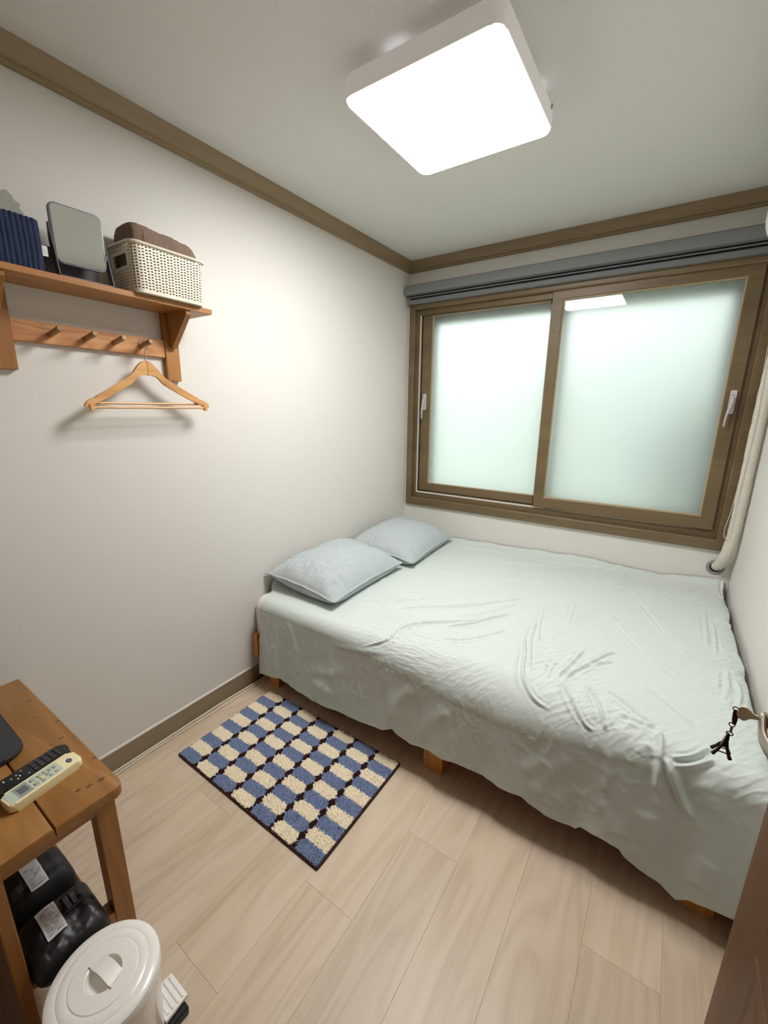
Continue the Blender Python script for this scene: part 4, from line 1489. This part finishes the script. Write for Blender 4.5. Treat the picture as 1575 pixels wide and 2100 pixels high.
for (a, b, w, h, mt) in ((-0.010, -0.016, .010, .007, 'btn'), (0.008, -0.016, .012, .007, 'btn'), (-0.010, -0.003, .009, .006, 'btn'), (0.001, -0.001, .009, .007, 'btnyellow'), (0.012, -0.003, .008, .005, 'btn'),
                         (-0.010, 0.008, .008, .005, 'btn'), (0.001, 0.010, .008, .006, 'btn'), (-0.009, 0.018, .009, .005, 'btn'), (0.012, 0.012, .007, .005, 'btn'), (-0.007, 0.027, .010, .005, 'btn'), (0.011, 0.024, .007, .005, 'btn')):
    k = rpart(rc, tf, 'button', M[mt], lambda bm: prism(bm, rrect(a, b, w, h, 0.0015, 3), 'z', z1, z1 + 0.0014), 0)
    rpart(k and rc, tf, 'button_mark', M['btndark'], lambda bm: box(bm, a - w * 0.42, a + w * 0.42, b - h * 0.75, b - h * 0.55, z1 + 0.0004, z1 + 0.0009), 0)
rb = thing('remote_control', 'black television remote beside the cream remote', 'remote', (0.525, -2.563, TZ))
tf = remote_frame(0.525, -2.5690, 0.14)
z1 = z0 + 0.017
rpart(rb, tf, 'body', M['black'], lambda bm: prism(bm, rrect(0, 0, 0.044, 0.148, 0.014, 6), 'z', z0, z1, bev=0.004, seg=3))
for r in range(5):
    for c in range(3):
        rpart(rb, tf, 'key', M['keys'], lambda bm: prism(bm, rrect(-0.0125 + 0.0125 * c, 0.052 - 0.0125 * r, 0.0095, 0.0075, 0.002, 3), 'z', z1 - 0.0005, z1 + 0.0018), 0)
for a, b, w in ((-0.012, -0.018, .003), (0.002, -0.026, .006), (-0.006, -0.030, .004), (0.008, -0.032, .005), (-0.004, -0.040, .004), (-0.010, -0.052, .007), (0.012, -0.012, .003)):
    rpart(rb, tf, 'key_mark', M['keylit'], lambda bm: box(bm, a - w / 2, a + w / 2, b - 0.0013, b + 0.0013, z1 - 0.0004, z1 + 0.0006), 0)

# ------------------------------------------------------------------ two black pouches on the table's lower shelf
SHT = 0.2185
def pouch(name, label, cx, cy, lx, ly, z0, z1, rz, mat, seed, sag):
    root = thing(name, label, 'pouch', (cx, cy, z0), 'pouches under the table')
    n, m = 48, 40
    a = np.linspace(-1, 1, n)
    b = np.linspace(-1, 1, m)
    A, Bb = np.meshgrid(a, b, indexing='ij')
    k = (np.abs(A) ** 8 + np.abs(Bb) ** 8) ** 0.125
    mx = np.maximum(np.abs(A), np.abs(Bb)) + 1e-9
    A2, B2 = A * mx / np.maximum(k, 1e-9), Bb * mx / np.maximum(k, 1e-9)
    f = np.clip(1 - mx ** 7, 0, 1) ** 0.5
    top = z0 + (z1 - z0) * (0.30 + 0.70 * f) + sag * fbm(A * 2 + seed, Bb * 2, 3) * f - 0.012 * np.clip(A, 0, 1) * f
    bot = z0 + (z1 - z0) * 0.18 * (1 - f)
    c, s = math.cos(rz), math.sin(rz)
    def T(u, v, z):
        p, q = u * lx / 2, v * ly / 2
        return np.stack([cx + c * p - s * q, cy + s * p + c * q, z], -1).reshape(-1, 3)
    V = np.concatenate([T(A2, B2, top), T(A2 * 0.97, B2 * 0.97, bot)])
    F = grid_faces(n, m)
    idx = np.arange(n * m).reshape(n, m)
    rim = np.concatenate([idx[:, 0], idx[-1, 1:], idx[-2::-1, -1], idx[0, -2:0:-1]])
    R2 = np.roll(rim, -1)
    F = np.concatenate([F, F[:, ::-1] + n * m, np.stack([rim, rim + n * m, R2 + n * m, R2], -1)])
    pyobj('pouch_body', V, F, mat, root)
    seam = V[rim][::3] * 1.0
    seam[:, 2] -= 0.002
    bm = B()
    tube(bm, [tuple(p) for p in seam], 0.0016, 6, closed=True)
    obj('zip_seam', bm, M['black'], root)
    def surf(u, v):
        i, j = int((u + 1) / 2 * (n - 1)), int((v + 1) / 2 * (m - 1))
        return top[min(max(i, 0), n - 1), min(max(j, 0), m - 1)]
    return root, (lambda u, v, dz=0.0: (cx + c * u * lx / 2 - s * v * ly / 2, cy + s * u * lx / 2 + c * v * ly / 2, surf(u, v) + dz))
def stick(root, at, name, mat, u0, u1, v0, v1, dz, n=5, th=0.0006):
    bm = B()
    g = [[[bm.verts.new(at(u0 + (u1 - u0) * i / n, v0 + (v1 - v0) * j / n, dz + d)) for j in range(n + 1)] for i in range(n + 1)] for d in (0, -th)]
    for d in (0, 1):
        for i in range(n):
            for j in range(n):
                q = (g[d][i][j], g[d][i + 1][j], g[d][i + 1][j + 1], g[d][i][j + 1])
                bm.faces.new(q if d == 0 else q[::-1])
    return obj(name, bm, mat, root, smooth=60)
def print_lines(root, at, u0, u1, v0, v1, dz, seed, red):
    rg = random.Random(seed)
    bm = B()
    rows = 12
    for r in range(rows):
        u = u0 + (u1 - u0) * (r + 0.5) / rows
        v = v0 + (v1 - v0) * 0.06
        while v < v1 - (v1 - v0) * 0.1:
            w = (v1 - v0) * rg.uniform(0.12, 0.4)
            if rg.random() < 0.8:
                h = (u1 - u0) / rows * rg.choice((0.13, 0.18, 0.26))
                p = [at(u - h, v, dz), at(u + h, v, dz), at(u + h, min(v + w, v1), dz), at(u - h, min(v + w, v1), dz)]
                bm.faces.new([bm.verts.new(q) for q in p])
            v += w + (v1 - v0) * 0.03
    obj('label_print', bm, M['ink'], root, smooth=0)
    bm = B()
    u, v = red
    d = 0.025
    bm.faces.new([bm.verts.new(at(u + a * d, v + b * d * 1.3, dz + 0.0003)) for a, b in ((-1, 0), (0, -1), (1, 0), (0, 1))])
    obj('label_logo', bm, M['redink'], root, smooth=0)
p1, at1 = pouch('zip_pouch', 'smaller matte black zip pouch with white label at the back', 0.528, -2.610, 0.126, 0.134, SHT, 0.322, 0.03, M['blackfab'], 2.0, 0.006)
stick(p1, at1, 'paper_label', M['paper'], -0.52, 0.72, -0.32, 0.20, 0.0030)
print_lines(p1, at1, -0.46, 0.66, -0.28, 0.16, 0.0036, 4, (-0.2, -0.20))
stick(p1, at1, 'printed_strip', M['keys'], 0.10, 0.58, -0.78, -0.52, 0.0022)
stick(p1, at1, 'small_tab', M['greytab'], 0.16, 0.48, -0.60, -0.44, 0.0032)
p2, at2 = pouch('zip_pouch', 'larger glossy black pouch with white label in front', 0.672, -2.607, 0.146, 0.142, SHT, 0.296, 0.0, M['blackvinyl'], 6.0, 0.006)
stick(p2, at2, 'paper_label', M['paper'], -0.72, 0.42, -0.50, 0.02, 0.0030)
print_lines(p2, at2, -0.66, 0.36, -0.46, -0.02, 0.0036, 9, (-0.5, -0.36))
for v0 in (0.20, 0.38):
    stick(p2, at2, 'rubber_tab', M['greytab'], -0.52, -0.06, v0, v0 + 0.13, 0.0035, n=3, th=0.0015)
for u0, u1 in ((-0.64, -0.58), (-0.02, 0.04)):
    stick(p2, at2, 'tab_ridge', M['keys'], u0, u1, 0.14, 0.60, 0.0030, n=3, th=0.001)

# ------------------------------------------------------------------ white pedal bin
bn = thing('pedal_bin', 'white enamel pedal bin with round lid beside the table', 'bin', (0.855, -2.598, 0))
BX, BY, BR, BZ = 0.857, -2.598, 0.1030, 0.270
bm = B()
lathe(bm, [(0.0, 0.012), (0.084, 0.012), (0.086, 0.016), (0.0975, BZ - 0.020), (0.0985, BZ - 0.012), (0.0985, BZ - 0.004), (0.0955, BZ - 0.002), (0.0, BZ - 0.002)], BX, BY, 64)
obj('bucket', bm, M['white'], bn, smooth=40)
bm = B()
lathe(bm, [(0.0, 0.0), (0.086, 0.0), (0.089, 0.004), (0.0885, 0.013), (0.0, 0.013)], BX, BY, 64)
obj('base_ring', bm, M['black'], bn, smooth=40)
bm = B()
lid = [(0.1015, BZ - 0.012), (0.1035, BZ - 0.010), (0.1035, BZ + 0.004), (0.1015, BZ + 0.010), (0.097, BZ + 0.0135), (0.084, BZ + 0.0155), (0.0815, BZ + 0.0152), (0.0795, BZ + 0.0166), (0.072, BZ + 0.0176), (0.0655, BZ + 0.018),
       (0.063, BZ + 0.0176), (0.061, BZ + 0.0192), (0.045, BZ + 0.0203), (0.034, BZ + 0.0208), (0.0325, BZ + 0.0200)]
lathe(bm, lid + [(0.0315, BZ + 0.012), (0.028, BZ + 0.0060), (0.0, BZ + 0.0052)], BX, BY, 96)
obj('lid', bm, M['white'], bn, smooth=30)
# strap handle arched over half of the round finger well
hd = Vector((0.99, 0.145, 0)).normalized()     # chord direction
hn = Vector((-hd.y, hd.x, 0))
bm = B()
N_ = 12
for side in (0, 1):
    pass
rows = []
for i in range(N_ + 1):
    t = i / N_
    u = (t - 0.5) * 0.066
    z = BZ + 0.0206 + 0.0085 * math.sin(PI * t)
    c0 = Vector((BX, BY, 0)) + hd * u + hn * -0.008
    c1 = Vector((BX, BY, 0)) + hd * u * 0.86 + hn * 0.022
    z1_ = BZ + 0.0206 + 0.0060 * math.sin(PI * t)
    rows.append([(c0.x, c0.y, z), (c1.x, c1.y, z1_), (c1.x, c1.y, z1_ - 0.0015), (c0.x, c0.y, z - 0.0015)])
rv = [[bm.verts.new(p) for p in r] for r in rows]
for a, b in zip(rv, rv[1:]):
    for k in range(4):
        bm.faces.new((a[k], a[(k + 1) % 4], b[(k + 1) % 4], b[k]))
bm.faces.new(rv[0])
bm.faces.new(rv[-1][::-1])
obj('lid_handle', bm, M['white'], bn, smooth=40)
for t in (-1, 1):
    bm = B()
    c0 = Vector((BX, BY, BZ + 0.021)) + hd * (0.0335 * t) + hn * -0.008
    tube(bm, [c0 - hd * 0.004, c0 + hd * 0.004], 0.0012, 8)
    obj('handle_pin', bm, M['grey'], bn)
# pedal on the side facing the room, ribbed tread and black foot
bm = B()
pd = [(-0.048, 0.014), (0.036, 0.014), (0.036, 0.030), (-0.048, 0.030)]
vs = prism(bm, [(BX - 0.046, -2.515), (BX + 0.034, -2.515), (BX + 0.030, -2.458), (BX - 0.042, -2.458)], 'z', 0.024, 0.036, bev=0.003)
for k in range(4):
    tube(bm, [(BX - 0.038, -2.505 + 0.0125 * k, 0.0362), (BX + 0.026, -2.505 + 0.0125 * k, 0.0362)], 0.0030, 8)
obj('pedal', bm, M['white'], bn, smooth=40)
bm = B()
box(bm, BX + 0.006, BX + 0.046, -2.520, -2.466, 0.0, 0.022, bev=0.003)
obj('pedal_foot', bm, M['black'], bn, smooth=30)

# ------------------------------------------------------------------ air conditioner and its pipe on the right wall
ac = thing('air_conditioner', 'white air conditioner unit high on the right wall', 'air conditioner', (1.95, -0.95, 2.02))
bm = B()
prof = [(RW - 0.004, 2.300), (1.880, 2.300), (1.858, 2.292), (1.850, 2.270), (1.850, 2.110), (1.853, 2.085), (1.862, 2.060), (1.885, 2.035), (1.930, 2.018), (RW - 0.004, 2.015)]
prism(bm, prof, 'y', -1.36, -0.560, bev=0.010, seg=3)
acb = obj('housing', bm, M['whiteplastic'], ac, smooth=40)
bm = B()
prism(bm, [(1.855, 2.075), (1.866, 2.054), (1.890, 2.030), (1.893, 2.034), (1.870, 2.058), (1.859, 2.078)], 'y', -1.30, -0.62)
obj('louvre', bm, M['grey'], ac, smooth=0)
pp = thing('conduit_pipe', 'white taped pipe running down the window corner into the wall', 'pipe', (2.0, -0.08, 0.61))
path = smooth_path([(2.016, -0.553, 2.09), (2.019, -0.42, 2.05), (2.021, -0.22, 1.93), (2.020, -0.115, 1.76), (2.014, -0.092, 1.5), (2.014, -0.090, 1.2), (2.015, -0.090, 0.95), (2.012, -0.088, 0.80), (2.003, -0.076, 0.71), (1.992, -0.045, 0.650), (1.983, -0.012, 0.622), (1.980, 0.012, 0.612)], 10)
bm = B()
n = len(path)
rad = []
for i in range(n):
    t = i / (n - 1)
    rad.append((0.026 if t < 0.8 else 0.026 - 0.006 * (t - 0.8) / 0.2) + 0.0009 * math.sin(i * 2.1) + 0.0006 * math.sin(i * 0.7))
tube(bm, path, rad, 18)
obj('taped_pipe', bm, M['tape'], pp)
bm = B()
prism_pts = 40
for (r0, r1, ya, yb, mt) in ((0.026, 0.0415, -0.006, 0.001, 'grey'),):
    rings = []
    for r, y in ((r0, 0.0005), (r0, ya + 0.002), (r0 + 0.003, ya), (r1 - 0.004, ya), (r1, ya + 0.003), (r1, 0.0005)):
        rings.append([bm.verts.new((1.979 + r * math.cos(2 * PI * k / 40), y, 0.611 + r * math.sin(2 * PI * k / 40))) for k in range(40)])
    for a, b in zip(rings, rings[1:]):
        for k in range(40):
            bm.faces.new((a[k], a[(k + 1) % 40], b[(k + 1) % 40], b[k]))
obj('wall_sleeve', bm, M['grey'], pp, smooth=40)
bm = B()
prism(bm, [(1.979 + 0.0262 * math.cos(2 * PI * k / 32), 0.611 + 0.0262 * math.sin(2 * PI * k / 32)) for k in range(32)], 'y', -0.0012, 0.0004)
obj('sleeve_hole', bm, M['dark'], pp, smooth=0)

# ------------------------------------------------------------------ door standing open along the right wall
FX, EY, HYY = 1.900, -1.937, -2.735
dr = bpy.data.objects.new('door_1', None)
COL.objects.link(dr)
dr.location = (FX, HYY, 0)
struct(dr, 'brown panel door standing open along the right wall')
bm = B()
box(bm, FX + 0.001, FX + 0.036, HYY, EY, 0.012, 1.995, bev=0.002)
obj('door_leaf', bm, M['door'], dr, smooth=0)
def panel(z0, z1):
    bm = B()
    y0, y1 = HYY + 0.135, EY - 0.135
    loops = []
    for d, x in ((0.0, FX + 0.001), (0.003, FX - 0.0015), (0.012, FX - 0.0015), (0.020, FX + 0.0006), (0.034, FX + 0.0006), (0.050, FX - 0.001)):
        loops.append([bm.verts.new((x, a, b)) for a, b in ((y0 + d, z0 + d), (y1 - d, z0 + d), (y1 - d, z1 - d), (y0 + d, z1 - d))])
    for a, b in zip(loops, loops[1:]):
        for k in range(4):
            bm.faces.new((a[k], a[(k + 1) % 4], b[(k + 1) % 4], b[k]))
    bm.faces.new(loops[-1])
    obj('door_panel', bm, M['door'], dr, smooth=0)
panel(0.22, 0.617)
panel(0.76, 1.86)
# lever handle
KY, KZ = -1.995, 0.974
bm = B()
ax = lambda x: (x, KY, KZ)
tube(bm, [ax(FX + 0.0008), ax(FX - 0.004), ax(FX - 0.008)], [0.026, 0.026, 0.022], 28)
tube(bm, [ax(FX - 0.006), ax(FX - 0.020), ax(FX - 0.040), ax(1.8530), ax(1.8512)], [0.012, 0.0105, 0.0115, 0.0125, 0.0112], 20)
hd_ = obj('door_handle', bm, M['brass'], dr, smooth=40)
hd_['label'] = 'satin nickel lever handle with key in it'
bm = B()
lv = smooth_path([(1.8565, KY + 0.004, KZ), (1.8520, KY - 0.022, KZ - 0.001), (1.8500, KY - 0.048, KZ - 0.003), (1.8560, KY - 0.082, KZ - 0.003), (1.8680, KY - 0.112, KZ - 0.001), (1.8760, KY - 0.122, KZ)], 6)
n = len(lv)
tube(bm, lv, [0.0125 - 0.003 * i / (n - 1) for i in range(n)], 14, sx=0.42, up=(0, 0, 1))
obj('lever', bm, M['brass'], hd_)
for z in (0.25, 1.75):
    bm = B()
    tube(bm, [(FX - 0.004, HYY - 0.004, z), (FX - 0.004, HYY - 0.004, z + 0.10)], 0.006, 10)
    obj('hinge', bm, M['brass'], dr)
# casing round the doorway
bm = B()
for a in ((DX0 - 0.065, DX0, RY, RY + 0.012, 0, DZ), (DX0 - 0.065, RW - 0.002, RY, RY + 0.012, DZ, DZ + 0.065), (DX1, RW - 0.002, RY, RY + 0.012, 0, DZ), (DX0, DX0 + 0.02, RY - 0.1, RY, 0, DZ), (DX1 - 0.003, DX1, RY - 0.1, RY, 0, DZ)):
    box(bm, *a)
struct(obj('trim_5', bm, M['door'], smooth=0))

# key in the lock with its charm
ky = thing('key_with_charm', 'key in the door handle with a dark tower shaped charm', 'key', (1.835, KY, KZ))
bm = B()
outl = [(1.8510, KZ - 0.0035), (1.8510, KZ + 0.0035), (1.8440, KZ + 0.0038), (1.8405, KZ + 0.0075), (1.8345, KZ + 0.0115), (1.8290, KZ + 0.0115), (1.8255, KZ + 0.0085), (1.8240, KZ + 0.002), (1.8245, KZ - 0.005), (1.8275, KZ - 0.0105), (1.8330, KZ - 0.0125), (1.8370, KZ - 0.0105), (1.8395, KZ - 0.0060), (1.8440, KZ - 0.0040)]
prism(bm, outl[::-1], 'y', KY - 0.0010, KY + 0.0010, bev=0.0004, seg=1)
obj('key_bow', bm, M['keymetal'], ky, smooth=30)
bm = B()
prism(bm, [(1.8500, KZ - 0.004), (1.8535, KZ - 0.0045), (1.8535, KZ + 0.0045), (1.8500, KZ + 0.004)], 'y', KY - 0.006, KY + 0.006)
obj('key_plug', bm, M['brass'], ky, smooth=0)
bm = B()
torus(bm, (1.8228, KY, KZ + 0.0035), 0.0042, 0.0011, (0.3, 1, 0.2), 20, 6)
obj('split_ring', bm, M['chrome'], ky)
def kp(px, z):
    return (px, KY + 0.001, z)
bm = B()
tube(bm, [kp(1.8222, 0.9755), kp(1.8232, 0.970), kp(1.8240, 0.958), kp(1.8246, 0.949)], [0.0018, 0.0036, 0.0036, 0.0024], 8, sx=0.5)
obj('clasp', bm, M['strapcol'], ky)
bm = B()
torus(bm, kp(1.8222, 0.9475), 0.0036, 0.0008, (0.2, 1, 0.1), 18, 6)
obj('link_ring', bm, M['charm'], ky)
bm = B()
tube(bm, [kp(1.8226, 0.9445), kp(1.8230, 0.9345)], 0.0018, 8, sx=0.6)
obj('link_bar', bm, M['grey'], ky)
bm = B()
torus(bm, kp(1.8222, 0.9305), 0.0042, 0.0009, (0.1, 1, 0.3), 18, 6)
obj('link_ring', bm, M['charm'], ky)
bm = B()
TW = [(0.0016, 0.930), (0.0026, 0.922), (0.0036, 0.912), (0.0050, 0.906)]
c0 = Vector(kp(1.8212, 0))
lean = lambda z: (z - 0.930) * 0.10
bm_v = [[bm.verts.new((c0.x + sx * r + lean(z), c0.y + sy * r, z)) for sx, sy in ((-1, -1), (1, -1), (1, 1), (-1, 1))] for r, z in TW]
for a, b in zip(bm_v, bm_v[1:]):
    for k in range(4):
        bm.faces.new((a[k], a[(k + 1) % 4], b[(k + 1) % 4], b[k]))
bm.faces.new(bm_v[0])
bm.faces.new(bm_v[-1][::-1])
box(bm, c0.x - 0.0046, c0.x + 0.0024, c0.y - 0.004, c0.y + 0.004, 0.9125, 0.9140)
for sx, sy in ((-1, -1), (1, -1), (1, 1), (-1, 1)):
    a = Vector((c0.x + sx * 0.0040 + lean(0.906), c0.y + sy * 0.0040, 0.9065))
    d = Vector((c0.x + sx * 0.0115 + lean(0.889), c0.y + sy * 0.0075, 0.8890))
    tube(bm, [a, a.lerp(d, 0.5) - Vector((sx * 0.0008, 0, 0)), d], [0.0022, 0.0024, 0.0030], 6)
for sy in (-1, 1):
    tube(bm, [Vector((c0.x - 0.0078 + lean(0.896), c0.y + sy * 0.0058, 0.8965)), Vector((c0.x + 0.0078 + lean(0.896), c0.y + sy * 0.0058, 0.8965))], 0.0011, 6)
obj('tower_charm', bm, M['charm'], ky, smooth=0)
